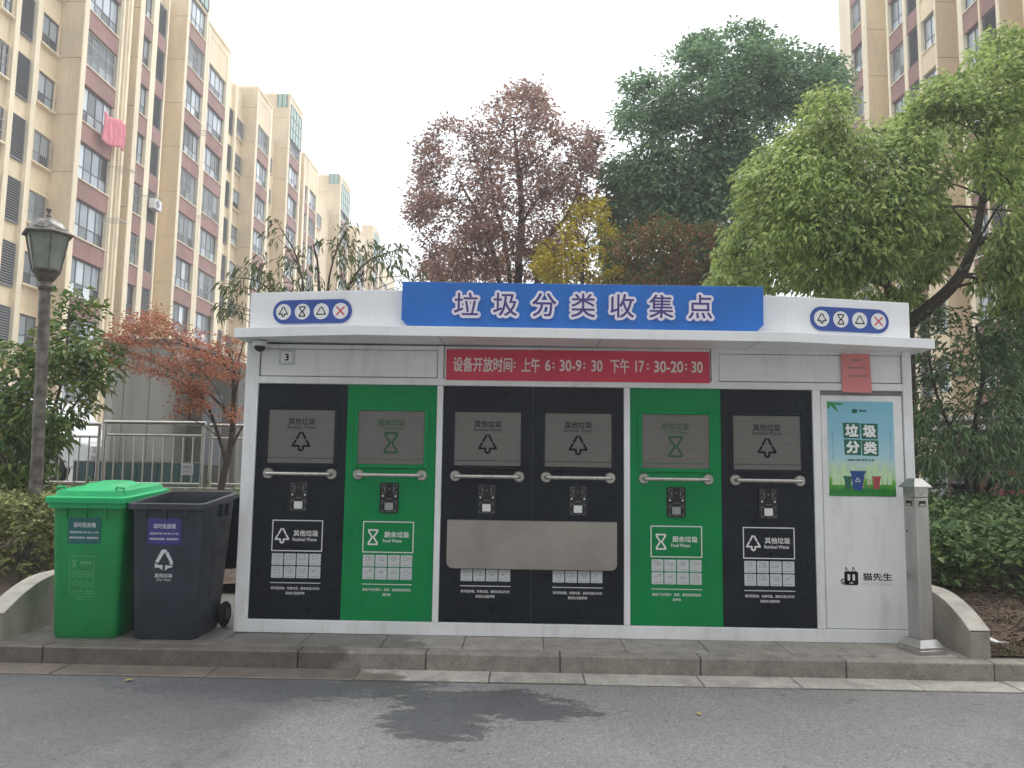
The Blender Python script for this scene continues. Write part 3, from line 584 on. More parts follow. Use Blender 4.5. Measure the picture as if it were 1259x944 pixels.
# doors, built once per kind and copied
def make_door(kind):
    hw = BW/4-.0022; dark = kind == 'residual'
    d = obj('drop_off_door', MB().prism([(-hw, ZB+.002), (hw, ZB+.002), (hw, ZT-.002), (-hw, ZT-.002)], 'y', .001, .03), M['black' if dark else 'green'], ST)
    # the surround of the hatch: four raised bars
    hx, h0, h1 = .276, 1.365, 1.81
    s = MB(); s.box(-hx-.032, -hx, -.012, .003, h0-.03, h1+.035, .004); s.box(hx, hx+.032, -.012, .003, h0-.03, h1+.035, .004)
    s.box(-hx+.001, hx-.001, -.0115, .003, h1, h1+.0345, .004); s.box(-hx+.001, hx-.001, -.0115, .003, h0-.0295, h0, .004)
    obj('hatch_frame', s, M['black' if dark else 'green'], d)
    obj('hatch_flap', MB().box(-hx+.001, hx-.001, -.002, .003, h0+.045, h1-.001, .001), M['hatch'], d)
    obj('hatch_sill', MB().box(-hx+.001, hx-.001, -.006, .003, h0+.001, h0+.041, .002), M['hatch'], d)
    zt = 'residual'
    ch, en = ('其他垃圾', 'Residual Waste') if dark else ('厨余垃圾', 'Food Waste')
    im = M['ink'] if dark else M['inkgreen']
    text(ch, 0, 1.712, .225, .058, -.0032, im, d, .0008); text(en, 0, 1.665, .235 if dark else .18, .026, -.0032, im, d)
    m = MB(); strokes(m, TREE if dark else HOUR, 0, 1.545, .15 if dark else .16, .017, -.0035)
    obj('waste_icon', m, im, d)
    # handle: two flanges and a bent tube
    for sx in (-1, 1):
        t = bmesh.new(); bmesh.ops.create_cone(t, cap_ends=True, segments=24, radius1=.047, radius2=.040, depth=.012)
        fl = MB().add(t, Matrix.Translation((sx*.262, -.006, 1.28)) @ Matrix.Rotation(R(90), 4, 'X'))
        obj('handle_flange', fl, M['steel'], d, smooth=True)
    hp = [(-.262, -.008, 1.28), (-.262, -.045, 1.28), (-.252, -.066, 1.28), (-.232, -.074, 1.279), (.232, -.074, 1.279), (.252, -.066, 1.28), (.262, -.045, 1.28), (.262, -.008, 1.28)]
    obj('handle', MB().tube(hp, .0155, 14), M['steel'], d, smooth=True)
    # card and code reader
    rd = MB().prism(rrect(-.076, .076, .972, 1.215, .014), 'y', -.011, .002, 0)
    obj('reader', rd, M['darkplastic'], d)
    mk = MB()
    L = [[(-.058, 1.17), (-.058, 1.20), (-.03, 1.20)], [(.058, 1.17), (.058, 1.20), (.03, 1.20)], [(-.058, 1.15), (-.058, 1.13), (-.03, 1.13)], [(.058, 1.15), (.058, 1.13), (.03, 1.13)],
         circ(-.02, 1.165, .016, 5, 120, 240), circ(-.014, 1.165, .028, 5, 130, 230), circ(.02, 1.165, .016, 5, -60, 60), circ(.014, 1.165, .028, 5, -50, 50), circ(0, 1.165, .005, 6),
         [(-.058, 1.04), (-.058, 1.065), (-.035, 1.065)], [(.058, 1.04), (.058, 1.065), (.035, 1.065)], [(-.058, 1.005), (-.058, .985), (-.035, .985)], [(.058, 1.005), (.058, .985), (.035, .985)], [(-.02, .985), (.02, .985)], [(-.022, 1.085), (.022, 1.085)]]
    strokes(mk, L, 0, 0, 1, .0036, -.0115); obj('reader_marks', mk, M['inkgrey'], d)
    for sx in (-1, 1):
        t = bmesh.new(); bmesh.ops.create_uvsphere(t, u_segments=10, v_segments=6, radius=.0085)
        obj('reader_light', MB().add(t, Matrix.Translation((sx*.052, -.010, 1.108))), M['led'], d, smooth=True)
    obj('scan_window', MB().box(-.034, .034, -.0135, -.009, .995, 1.054, .001), M['whitesq' if dark else 'greysq'], d)
    # printed sign: outlined box, icon, name, eight tiles, line, small print
    m = MB(); strokes(m, [[(-.205, .652), (.205, .652), (.205, .897), (-.205, .897), (-.205, .652)]], 0, 0, 1, .008, -.0007)
    obj('sign_outline', m, M['offwhite'], d)
    m = MB(); strokes(m, TREE if dark else HOUR, -.125, .772, .115, .013, -.0007); obj('waste_icon', m, M['offwhite'], d)
    text(ch, .07, .795, .205, .05, -.0008, M['offwhite'], d, .0012); text(en, .062 if dark else .035, .745, .2 if dark else .155, .027, -.0008, M['offwhite'], d, .0005)
    for k in range(8):
        cx = -.1545+.103*(k % 4); cz = .583-.1025*(k//4)
        ti = obj('waste_tile', MB().prism(rrect(cx-.047, cx+.047, cz-.047, cz+.047, .005, 2), 'y', -.0016, .002), M['tilegrey'], d)
        m = MB(); strokes(m, [[(p[0]*.1+cx, p[1]*.1+cz) for p in l] for l in TILES[kind][k]]+[[(cx-.028+.004*(k % 3), cz-.033), (cx+.028-.004*(k % 2), cz-.033)]], 0, 0, 1, .0035, -.0022)
        obj('tile_mark', m, M['inkgrey'], d, kind='stuff')
    obj('sign_rule', MB().quad((-.205, -.0007, .392), (.205, -.0007, .392), (.205, -.0007, .398), (-.205, -.0007, .398)), M['offwhite'], d)
    small = ('除可回收物、有害垃圾、厨余垃圾以外的', '其他生活废弃物') if dark else ('家庭产生的菜叶、果壳、食物残渣等有机', '废弃物')
    text(small[0], 0, .352, .395, .0235, -.0007, M['offwhite'], d, .0004); text(small[1], 0, .313, .155 if dark else .065, .0235, -.0007, M['offwhite'], d, .0004)
    return d
doorA = make_door('residual'); doorB = make_door('food')
first = {'r': doorA, 'f': doorB}; used = set()
for bi, kinds in enumerate(('rf', 'rr', 'fr')):
    for j, k in enumerate(kinds):
        o = first[k] if k not in used else copy_tree(first[k], ST); used.add(k)
        o.location = (bays[bi]+BW*(.25+.5*j), 0, 0)
        if bi == 1:      # the steel cover hides these: leave out what it covers
            pass
# folded steel cover over the middle doors
pl = MB().prism(rrect(-.69, .69, .538, .921, .03)[12:]+[], 'y', -.03, -.018) if False else None
pts = [(-.69, .92)]+[(-.64+.05*math.cos(R(180+15*k)), .588+.05*math.sin(R(180+15*k))) for k in range(7)]+[(.64+.05*math.cos(R(270+15*k)), .588+.05*math.sin(R(270+15*k))) for k in range(7)]+[(.69, .92)]
pl = MB().prism(pts, 'y', -.034, -.030, 0); pl.box(-.688, .688, -.0335, .002, .9205, .9245, .001); pl.box(-.6895, -.685, -.031, .002, .60, .921); pl.box(.685, .6895, -.031, .002, .60, .921)
obj('steel_cover', pl, M['steelplate'], ST, smooth=False)
# canopy, fascia, sign board: the roof leans a touch to the right
TC = (.355, 0, 2.4); TR = (0, .0048, 0)
cp = [(-2.45, -.21), (-1.42, -.44), (1.98, -.44), (3.215, -.21), (3.215, 1.26), (-2.45, 1.26)]
def T(pts): return [(x-TC[0], y) for x, y in pts]
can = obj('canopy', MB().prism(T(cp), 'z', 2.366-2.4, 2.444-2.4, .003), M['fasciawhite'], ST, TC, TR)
ins = [(-2.39, .028), (-2.39, -.16), (-1.40, -.375), (1.96, -.375), (3.155, -.16), (3.155, .028)]
fa = [(-2.37, -.09), (-1.30, -.28), (2.01, -.28), (3.08, -.09), (3.08, 1.2), (-2.37, 1.2)]
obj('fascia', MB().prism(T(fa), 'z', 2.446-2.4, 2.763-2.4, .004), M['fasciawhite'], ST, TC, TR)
cap = MB()
for a, b in zip(fa[:3], fa[1:4]):
    pass
# soffit seams and a faint scuff
for x in (-1.05+.3, .52, 1.75):
    obj('soffit_seam', MB().box(x-.0025-TC[0], x+.0025-TC[0], -.43, -.002, 2.3645-2.4, 2.368-2.4), M['seam'], ST, TC, TR)
bd = [(-1.065, 2.822), (-1.065, 2.515), (-1.005, 2.452), (1.745, 2.452), (1.81, 2.515), (1.81, 2.822)]
sb = obj('sign_board', MB().prism([(x-TC[0], z-2.4) for x, z in bd], 'y', -.335, -.284, .003), M['blue'], ST, TC, TR)
for i, chx in enumerate('垃圾分类收集点'):
    p = onY(573+48*i, 373.2+.62*i, -.36); cx = p.x-TC[0]; cz = p.z-2.4+.0048*(p.x-TC[0])
    sz = .193
    base = text_mesh(chx).copy(); co = np.zeros(len(base.vertices)*3, np.float32); base.vertices.foreach_get('co', co); co = co.reshape(-1, 3)
    lo, hi = co.min(0), co.max(0); ctr = (lo+hi)/2; sc = sz/max(hi[0]-lo[0], hi[1]-lo[1])
    p2 = np.stack([(co[:, 0]-ctr[0])*sc, np.zeros(len(co)), (co[:, 1]-ctr[1])*sc], 1)
    polys = [list(q.vertices) for q in base.polygons]; V = []; F = []
    for k in range(20):                      # the broad white outline: the character swept round a small circle
        a = 2*math.pi*k/20; rr = .020 if k % 2 else .014; off = len(V)
        for yy in (-.018-.00005*k,):
            V += [(v[0]+rr*math.cos(a), yy, v[2]+rr*math.sin(a)) for v in p2]; F += [[off+i2 for i2 in q] for q in polys]
        # side walls down to the board
        cnt = {}
        for q in polys:
            for e in zip(q, q[1:]+q[:1]): cnt[frozenset(e)] = cnt.get(frozenset(e), 0)+1
        o3 = len(V); V += [(v[0]+rr*math.cos(a), 0, v[2]+rr*math.sin(a)) for v in p2]
        for e, n in cnt.items():
            if n == 1: e = list(e); F.append([off+e[0], off+e[1], o3+e[1], o3+e[0]])
    me = bpy.data.meshes.new('sign_character'); me.from_pydata(V, [], F); me.update()
    obj('sign_character', me, M['letterwhite'], sb, (cx, -.335, cz))
    text(chx, cx, cz, sz*(hi[0]-lo[0])/max(hi[0]-lo[0], hi[1]-lo[1]), sz*(hi[1]-lo[1])/max(hi[0]-lo[0], hi[1]-lo[1]), -.3555, M['purple'], sb, .002, name='sign_stroke')
# capsule icon strips on the two angled ends of the fascia
def capsule(x0, y0, x1, y1, cx):
    ang = math.atan2(y1-y0, x1-x0); t = (cx-x0)/(x1-x0)
    loc = Vector((cx, y0+(y1-y0)*t, 2.593-.0048*(cx-TC[0])))
    c = obj('icon_strip', MB().prism(rrect(-.345, .345, -.098, .098, .0975, 10), 'y', -.010, .006), M['blue2'], ST, loc, (0, .0048, ang))
    for k, (L, m) in enumerate(((TREE, 'ink'), (HOUR, 'ink'), (TRI, 'ink'), (CROSS, 'inkred'))):
        x = -.2505+.167*k
        t2 = bmesh.new(); bmesh.ops.create_cone(t2, cap_ends=True, segments=28, radius1=.066, radius2=.066, depth=.004)
        obj('icon_disc', MB().add(t2, Matrix.Translation((x, -.0115, 0)) @ Matrix.Rotation(R(90), 4, 'X')), M['offwhite'], c)
        s = MB(); strokes(s, L, x, 0, .078, .0095 if k < 3 else .012, -.0142); obj('icon_mark', s, M[m], c)
capsule(fa[0][0], fa[0][1], fa[1][0], fa[1][1], onY(384.5, 382, -.18).x)
capsule(fa[2][0], fa[2][1], fa[3][0], fa[3][1], onY(1044, 393, -.18).x)
# number plate and dome camera
np_ = obj('number_plate', MB().box(-2.138, -2.004, -.012, -.002, 2.185, 2.312, .003), M['tilegrey'], ST)
obj('number_plate_face', MB().box(-2.116, -2.026, -.0135, -.0115, 2.206, 2.291, .0005), M['offwhite'], np_)
text('3', -2.071, 2.248, .036, .062, -.0142, M['ink'], np_, .003)
dc = obj('dome_camera', MB().lathe([(.0, 2.366), (.058, 2.366), (.06, 2.332), (.052, 2.326), (.0, 2.326)], 20, (-2.275, -.09), cap=False), M['white'], ST, smooth=True)
obj('camera_dome', MB().lathe([(.045, 2.328), (.045, 2.318), (.036, 2.296), (.02, 2.284), (.001, 2.281)], 18, (-2.275, -.09)), M['darkplastic'], dc, smooth=True)
# maker's mark on the side panel: square cat head with ears and tail, and its name
lg = MB()
lx0, lx1, lz0, lz1 = 2.525, 2.635, .452, .56
lg.prism(rrect(lx0, lx1, lz0, lz1, .012, 3), 'y', -.0028, -.0014)
strokes(lg, [[(lx0+.012, lz1), (lx0+.014, lz1+.035), (lx0+.032, lz1)], [(lx1-.044, lz1), (lx1-.04, lz1+.036), (lx1-.022, lz1)], circ(lx0-.012, lz0+.03, .017, 8), [(lx0-.02, lz0+.04), (lx0-.004, lz0+.02)], [(lx0-.02, lz0+.012), (lx0-.002, lz0+.002)]], 0, 0, 1, .006, -.0026)
lo_ = obj('maker_mark', lg, M['ink'], ST)
mk = MB()
for ex in (.32, .68): mk.prism(rrect(lx0+.11*ex-.010, lx0+.11*ex+.010, .487, .538, .008, 3), 'y', -.0034, -.0026)
strokes(mk, [[(lx0+.04, .468), (lx0+.07, .468)], [(lx0+.055, .468), (lx0+.055, .478)]], 0, 0, 1, .005, -.0036); obj('maker_mark_eyes', mk, M['offwhite'], lo_)
text('猫先生', 2.79, .52, .235, .062, -.003, M['ink'], ST, .002); text('社区环保服务商', 2.79, .462, .235, .02, -.003, M['tilegrey'], ST)

# ------------------------------------------------------------------ things hung on the station
bn = thing('red_banner', 'red opening hours banner with pale lettering under the kiosk canopy', 'banner')
bsh = MB(); N_ = 40
for i in range(N_):
    def yy(x): return -.0165-.0012*math.sin(x*9)-.0008*math.sin(x*23)
    xa = -.729+2.188*i/N_; xb = -.729+2.188*(i+1)/N_
    bsh.quad((xa, yy(xa), 2.072), (xb, yy(xb), 2.071), (xb, yy(xb)-.001, 2.331), (xa, yy(xa)-.001, 2.333))
bmesh.ops.remove_doubles(bsh.bm, verts=list(bsh.bm.verts), dist=1e-4)
me = bsh.mesh('cloth'); o = obj('cloth', me, M['red'], bn); so_ = o.modifiers.new('s', 'SOLIDIFY'); so_.thickness = .0015; so_.offset = 0
def btxt(s, px0, px1, ht, cy=450.5, bold=.0028):
    a = onY(px0, cy, -.02); b = onY(px1, cy, -.02); text(s, (a.x+b.x)/2, 2.205, b.x-a.x, ht, -.0205, M['bannertext'], bn, bold)
btxt('设备开放时间', 557, 630, .125); btxt('：', 631, 634, .05); btxt('上午', 641, 664, .125); btxt('6', 670, 677, .098); btxt('：', 679, 682, .05)
btxt('30-9', 688, 715, .098); btxt('：', 717, 720, .05); btxt('30', 727, 741, .098); btxt('下午', 750, 774, .125); btxt('17', 781, 792, .098); btxt('：', 795, 798, .05); btxt('30-20', 804, 840, .098); btxt('：', 842, 845, .05); btxt('30', 850, 864, .098)
# pink notice
pn = thing('paper_notice', 'small pink paper notice taped to the white kiosk wall', 'notice')
q = MB(); corners = [onY(1034, 435, -.02), onY(1069, 435, -.02), onY(1072, 483, -.02), onY(1035.5, 482, -.02)]
g = [[None]*7 for _ in range(7)]
for i in range(7):
    for j in range(7):
        u, v = i/6, j/6; p = (corners[0]*(1-u)+corners[1]*u)*(1-v)+(corners[3]*(1-u)+corners[2]*u)*v
        g[i][j] = q.bm.verts.new((p.x, -.0185-.006*v*v*(.4+.6*u)-.0015*math.sin(u*6), p.z))
for i in range(6):
    for j in range(6): q.bm.faces.new((g[i][j], g[i][j+1], g[i+1][j+1], g[i+1][j]))
o = obj('paper', q, M['pinkpaper'], pn); sd = o.modifiers.new('s', 'SOLIDIFY'); sd.thickness = .0008; sd.offset = 0
cx = (corners[0].x+corners[1].x)/2
for s, dz, wd, ht in (('温馨提示', .052, .075, .02), ('请按时分类投放垃圾', .115, .15, .014), ('谢谢您的配合与支持', .183, .15, .014)):
    text(s, cx+dz*.08, corners[0].z-dz, wd, ht, -.0225-.006*(dz/.32)**2, M['inkgrey'], pn, .0004)
# poster
PX0, PX1, PZ0, PZ1 = 2.425, 2.962, 1.163, 1.937
po = thing('poster', 'blue and green waste sorting poster with cartoon bins on the white side panel', 'poster')
pm = bpy.data.materials.new('poster_print'); pm.use_nodes = True; t = pm.node_tree
geo = t.nodes.new('ShaderNodeNewGeometry'); sp = t.nodes.new('ShaderNodeSeparateXYZ'); t.links.new(geo.outputs['Position'], sp.inputs[0])
mr = t.nodes.new('ShaderNodeMapRange'); mr.inputs[1].default_value = PZ0; mr.inputs[2].default_value = PZ1; t.links.new(sp.outputs[2], mr.inputs[0])
nz = t.nodes.new('ShaderNodeTexNoise'); nz.inputs['Scale'].default_value = 9; t.links.new(geo.outputs['Position'], nz.inputs['Vector'])
ad = t.nodes.new('ShaderNodeMath'); ad.operation = 'MULTIPLY_ADD'; ad.inputs[1].default_value = .09; t.links.new(nz.outputs[0], ad.inputs[0])
sb2 = t.nodes.new('ShaderNodeMath'); sb2.operation = 'SUBTRACT'; sb2.inputs[1].default_value = .045; t.links.new(mr.outputs[0], sb2.inputs[0]); t.links.new(sb2.outputs[0], ad.inputs[2])
rp = t.nodes.new('ShaderNodeValToRGB'); t.links.new(ad.outputs[0], rp.inputs[0]); e = rp.color_ramp.elements
e[0].position = 0; e[0].color = (.004, .10, .03, 1); e[1].position = 1; e[1].color = (.20, .48, .60, 1)
for ps, c in ((.06, (.01, .20, .03)), (.16, (.13, .42, .03)), (.19, (.42, .58, .30)), (.34, (.45, .62, .55)), (.42, (.36, .58, .66)), (.7, (.24, .50, .62))):
    x = e.new(ps); x.color = (*c, 1)
t.links.new(rp.outputs[0], t.nodes['Principled BSDF'].inputs['Base Color']); t.nodes['Principled BSDF'].inputs['Roughness'].default_value = .35
obj('sheet', MB().box(PX0, PX1, -.006, -.001, PZ0, PZ1), pm, po)
M['pgreen'] = mat('poster_dark_green', (.012, .115, .065), .4); M['pblue'] = mat('poster_blue', (.015, .06, .24), .4); M['pred'] = mat('poster_red', (.36, .06, .07), .4)
M['pwhite'] = mat('poster_white', (.78, .80, .78), .4); M['pleaf'] = mat('poster_leaf', (.03, .25, .07), .4); M['pgrass'] = mat('poster_grass', (.02, .26, .03), .4); M['pteal'] = mat('poster_teal', (.05, .22, .26), .4); M['ppale'] = mat('poster_pale', (.50, .68, .42), .4)
def pp(px, py): p = onY(px, py, -.007); return p.x, p.z
def psh(name, pts, m, dy): return obj(name, MB().prism([pp(*a) for a in pts], 'y', -.0068-dy, -.0058), M[m], po)
for i, (x, h) in enumerate(((1026, 22), (1031, 12), (1037, 25), (1043, 15), (1048, 20), (1069, 22), (1076, 26), (1082, 15), (1088, 24), (1094, 14))):
    psh('printed_tower', [(x-2.6, 596), (x-2.6, 594-h), (x+2.6, 594-h), (x+2.6, 596)], 'ppale', .0000+.00002*i)
for i, (chx, x, y) in enumerate((('垃', 1047, 529.5), ('圾', 1069, 530.5), ('分', 1048.5, 550), ('类', 1070, 551))):
    psh('printed_block', [(x-11, y-10), (x+10, y-9.6), (x+10.3, y+9.6), (x-9.5, y+9)], 'pgreen', .0004+.00004*i)
    c = pp(x, y-.5); text(chx, c[0], c[1], .112, .106, -.0082, M['pwhite'], po, .0062)
psh('printed_leaf', [(1017, 493.5), (1033, 495.5), (1039, 496), (1032, 498), (1026, 497.5), (1031, 506), (1025.5, 503), (1021.5, 498), (1018.5, 503), (1017, 501)], 'pleaf', .0003)
psh('printed_bin', [(1038, 588), (1047, 588), (1046, 601), (1039.5, 601)], 'pgreen', .0006); psh('printed_bin_lid', [(1037, 585), (1048, 585.5), (1047.5, 588.2), (1037, 588)], 'pgreen', .0009)
psh('printed_bin', [(1046.5, 582), (1063, 582), (1060, 603), (1049, 603)], 'pblue', .0012); psh('printed_bin_lid', [(1045, 578.5), (1065, 579), (1064, 582.2), (1045.5, 582)], 'pblue', .0015)
psh('printed_bin', [(1073, 588), (1082.5, 588), (1081, 601), (1074.5, 601)], 'pred', .0006); psh('printed_bin_lid', [(1072, 585.5), (1083.5, 585.5), (1083, 588.2), (1072.3, 588)], 'pred', .0009)
m = MB(); c = pp(1054.5, 590); strokes(m, TRI, c[0], c[1], .038, .005, -.0087); obj('printed_mark', m, M['pwhite'], po)
m = MB(); tb = [pp(*a) for a in ((1061, 590), (1069, 590), (1061.5, 600), (1068.5, 600))]; strokes(m, [[tb[0], tb[1]], [tb[0], tb[2]], [tb[1], tb[3]]], 0, 0, 1, .007, -.0079); obj('printed_stool', m, mat('poster_wood', (.45, .28, .13), .5), po)
m = MB()
for k in range(110):
    x = 1020+79*k/109+random.uniform(-.5, .5); h = random.uniform(3, 9); a = pp(x-.6, 609.2); b = pp(x+.6, 609.2); cc = pp(x+random.uniform(-1.5, 1.5), 608.5-h)
    yb = -.0088-.00002*(k % 7); m.bm.faces.new([m.bm.verts.new(v) for v in ((a[0], yb, a[1]), (b[0], yb, b[1]), (cc[0], yb, cc[1]))])
obj('printed_grass', m, M['pgrass'], po)
c = pp(1061, 505); text('猫先生', c[0], c[1], .062, .02, -.0066, M['ink'], po, .001); psh('printed_mark', rrect(1047.5, 1054, 502.8, 507.8, 1, 2), 'pgreen', .0004)
c = pp(1058.5, 565.5); text('垃圾分类 举手之劳', c[0], c[1], .22, .018, -.0066, M['ink'], po, .0007)
for x in (1024, 1095):
    c = pp(x, 548); text('\n'.join('保护环境人人有责'), c[0], c[1], .012, .24, -.0066, M['pteal'], po)
# ------------------------------------------------------------------ retaining walls beside the station
def wall_top(y):
    t = max(0, min(1, (y+.43)/.62)); return .205+.205*(1-(1-t)**2.0)
def retaining(label, xi, xo, flare):
    w = thing('retaining_wall', label, 'wall')
    ys = [-.43+.06*i for i in range(36)]
    def X(x, y): return x+flare*max(0, -y+.05)**2*.25
    def strip(za, zb, dx):
        m = MB(); rings = []
        for y in ys:
            a, b = X(xi, y)-dx*(1 if xi < xo else -1), X(xo, y)+dx*(1 if xi < xo else -1)
            rings.append([(a, y, za(y)), (b, y, za(y)), (b, y, zb(y)), (a, y, zb(y))])
        return m.loft(rings)
    obj('wall_body', strip(lambda y: -.05, lambda y: wall_top(y)-.006, 0), M['concrete'], w)
    t = strip(lambda y: wall_top(y)-.012, lambda y: wall_top(y), .003); obj('coping', t, M['coping'], w)
    return w
retaining('curved low concrete wall between kiosk and leafy hedge beside the steel post', 3.263, 3.408, 0)
retaining('curved low concrete wall beside the green bin below the lamp post', -4.0, -4.15, -.3)
# ------------------------------------------------------------------ bins
def rring(x0, x1, y0, y1, z, r, n=4, zb=None):
    out = []
    for cx, cy, a in ((x1-r, y1-r, 0), (x0+r, y1-r, 90), (x0+r, y0+r, 180), (x1-r, y0+r, 270)):
        out += [(cx+r*math.cos(R(a+90*k/n)), cy+r*math.sin(R(a+90*k/n)), 0) for k in range(n+1)]
    zb = z if zb is None else zb
    return [(x, y, z+(zb-z)*((y-y0)/(y1-y0))) for x, y, _ in out]
def wheelie(label, loc, m_body, m_rim, opened, sticker):
    b = thing('wheelie_bin', label, 'bin', loc); b.scale = (1, 1, 1.02)
    # body: front face leans out, back straight; origin at base front centre, +y backwards
    secs = [(0, .235, .02, .50, .05), (.03, .243, .008, .52, .055), (.5, .262, -.018, .575, .06), (.92, .280, -.042, .625, .06), (.985, .283, -.045, .635, .06)]
    rings = [rring(-h, h, y0, y1, z, r, 5, z+.06*z) for z, h, y0, y1, r in secs]
    inner = [[(x*.955, y+(.012 if y < .3 else -.012), z) for x, y, z in rings[-1]]]+[[(x*.93, y*.96+.015, z+(.35 if i == 0 else 0)) for x, y, z in rings[1 if i else 2]] for i in (1,)]
    obj('body', MB().loft(rings+inner), M[m_body], b, smooth=True)
    rib = MB()
    for k in range(3): rib.box(-.155+.155*k-.006, -.155+.155*k+.006, -.058, -.04, .90, .985, .002)
    for s in (-1, 1):
        for k in range(2): rib.box(s*.278, s*.298, .30+.13*k, .312+.13*k, .90, 1.0, .002)
    obj('rib', rib, M[m_body], b)
    # rim collar
    def ring(xo, y0, y1, z, zb): return rring(-xo, xo, y0, y1, z, .05, 5, zb)
    rz, rb = .985, 1.045
    col = [ring(.288, -.05, .64, rz, rb), ring(.306, -.073, .655, rz-.005, rb-.005), ring(.308, -.076, .657, rz+.035, rb+.035), ring(.29, -.058, .645, rz+.042, rb+.042), ring(.272, -.038, .628, rz+.038, rb+.038), ring(.270, -.034, .622, rz-.02, rb-.02)]
    obj('rim', MB().loft(col, cap=False), M[m_rim], b, smooth=True)
    for s in (-1, 1):      # rear handle
        obj('handle', MB().tube([(s*.24, .63, 1.05), (s*.24, .70, 1.075), (s*.20, .715, 1.08), (s*.09, .715, 1.08), (s*.05, .70, 1.075), (s*.05, .63, 1.05)], .013, 8), M[m_rim], b, smooth=True)
    for s in (-1, 1):
        ax = MB(); t = bmesh.new(); bmesh.ops.create_cone(t, cap_ends=True, segments=24, radius1=.1, radius2=.1, depth=.045); bmesh.ops.bevel(t, geom=[e for e in t.edges], offset=.012, segments=2, affect='EDGES')
        wh = obj('wheel', ax.add(t, Matrix.Translation((s*.283, .50, .1)) @ Matrix.Rotation(R(90), 4, 'Y')), M['rubber'], b, smooth=True)
        t = bmesh.new(); bmesh.ops.create_cone(t, cap_ends=True, segments=20, radius1=.055, radius2=.05, depth=.052)
        obj('rim_disc', MB().add(t, Matrix.Translation((s*.283, .50, .1)) @ Matrix.Rotation(R(90), 4, 'Y')), M['rimdark'], wh)
    obj('axle', MB().tube([(-.27, .50, .1), (.27, .50, .1)], .012, 8), M['rubber'], b)
    if not opened:
        def lr(x, y0, y1, z, zb, r=.06): return rring(-x, x, y0, y1, z, r, 5, zb)
        lid = [lr(.318, -.085, .665, 1.018, 1.07), lr(.326, -.095, .668, 1.020, 1.072), lr(.327, -.097, .668, 1.058, 1.10), lr(.315, -.085, .66, 1.063, 1.105), lr(.285, -.052, .648, 1.068, 1.11), lr(.272, -.035, .64, 1.108, 1.145), lr(.255, -.015, .62, 1.116, 1.152)]
        l = obj('lid', MB().loft(lid), M['lidgreen'], b, smooth=True)
        obj('lid_dome', MB().loft([rring(-.17, .17, .05, .50, 1.117, .08, 5, 1.150), rring(-.125, .125, .12, .44, 1.158, .07, 5, 1.175), rring(-.11, .11, .14, .42, 1.161, .06, 5, 1.178)]), M['lidgreen'], l, smooth=True)
        for s in (-1, 1): obj('lid_grip', MB().tube([(s*.2, -.005, 1.117), (s*.205, -.012, 1.138), (s*.262, -.012, 1.132), (s*.266, -.005, 1.10)], .009, 6), M['lidgreen'], l, smooth=True)
    else:
        # the lid hangs open behind the bin
        lm = MB().loft([[(x, .70+(y-.0)*0+.05*(1-abs(x)/.33), z) for x, z in rrect(-.305, .305, .43, 1.055, .06)], [(x, .735+.05*(1-abs(x)/.33), z) for x, z in rrect(-.30, .30, .435, 1.05, .06)]])
        obj('lid', lm, M['bindark'], b)
    tilt = math.atan2(.05, .92)
    def fy(z): return .008-.053*(z-.03)/.95
    def place(o): o.rotation_euler = (tilt, 0, 0)
    st = obj('sticker', MB().box(-.13, .13, -.0012, .002, -.1, .1), M[sticker], b, (-.01, fy(.81)-.0025, .81), (tilt, 0, 0))
    for s, z, wd, ht in (('误时投放桶', .042, .175, .038), ('投放时间 09:30-17:30', -.014, .225, .017), ('请将垃圾分类投放，谢谢您的配合！', -.055, .23, .017)):
        text(s, 0, z, wd, ht, -.0022, M['stickertext'], st, .0006)
    return b, fy, tilt
gb, fy, tilt = wheelie('green wheelie bin with closed lid and teal sticker beside the charcoal bin', (-3.472, -.318, 0), 'bingreen', 'lidgreen', False, 'teal')
pr = obj('printed_sign', strokes(MB(), [[(-.095, -.06), (.095, -.06), (.095, .055), (-.095, .055), (-.095, -.06)], [(-.095, -.225), (.095, -.225)], [(-.095, -.245), (.09, -.245)], [(-.03, -.265), (.03, -.265)]]+[[(x, -.21), (x, -.075)] for x in (-.095, -.0475, 0, .0475, .095)]+[[(-.095, z), (.095, z)] for z in (-.075, -.14, -.21)], 0, 0, 1, .0028, -.002), M['faint'], gb, (-.02, fy(.56)-.001, .56), (tilt, 0, 0))
obj('waste_icon', strokes(MB(), HOUR, -.058, 0, .05, .006, -.002), M['faint'], pr); text('厨余垃圾', .03, .008, .09, .02, -.002, M['faint'], pr, .0006); text('Food Waste', .03, -.015, .07, .01, -.002, M['faint'], pr)
for k in range(8):
    cx = -.071+.0475*(k % 4); cz = -.105-.068*(k//4); obj('tile_mark', strokes(MB(), [[(p[0]*.05, p[1]*.06) for p in l] for l in TILES['food'][k]], cx, cz, 1, .002, -.002), M['faint'], pr, kind='stuff')
db, fy, tilt = wheelie('open charcoal grey wheelie bin with violet sticker and white waste emblem', (-2.845, -.318, 0), 'bindark', 'rimdark', True, 'violet')
rz = [[(-.02, .08), (-.07, -.005)]]
em = MB()
def bar(pts, z0=.58): em.prism([(x, z) for x, z in pts], 'y', -.0025, -.0005)
bar([(-.022, .085), (.0, .093), (.022, .085), (.008, .06), (-.0, .066), (-.045, -.012), (-.068, -.002)])
bar([(.027, .078), (.07, .0), (.068, -.024), (.045, -.02), (.048, -.006), (.012, .056)])
bar([(-.07, -.012), (-.045, -.026), (-.01, -.026), (-.01, -.065), (-.03, -.05), (-.038, -.046), (-.07, -.046)])
bar([(.01, -.026), (.045, -.030), (.07, -.032), (.058, -.046), (.036, -.046), (.03, -.052), (.01, -.068)])
eo = obj('emblem', em, M['stickertext'], db, (-.006, fy(.585)-.001, .585), (tilt, 0, 0))
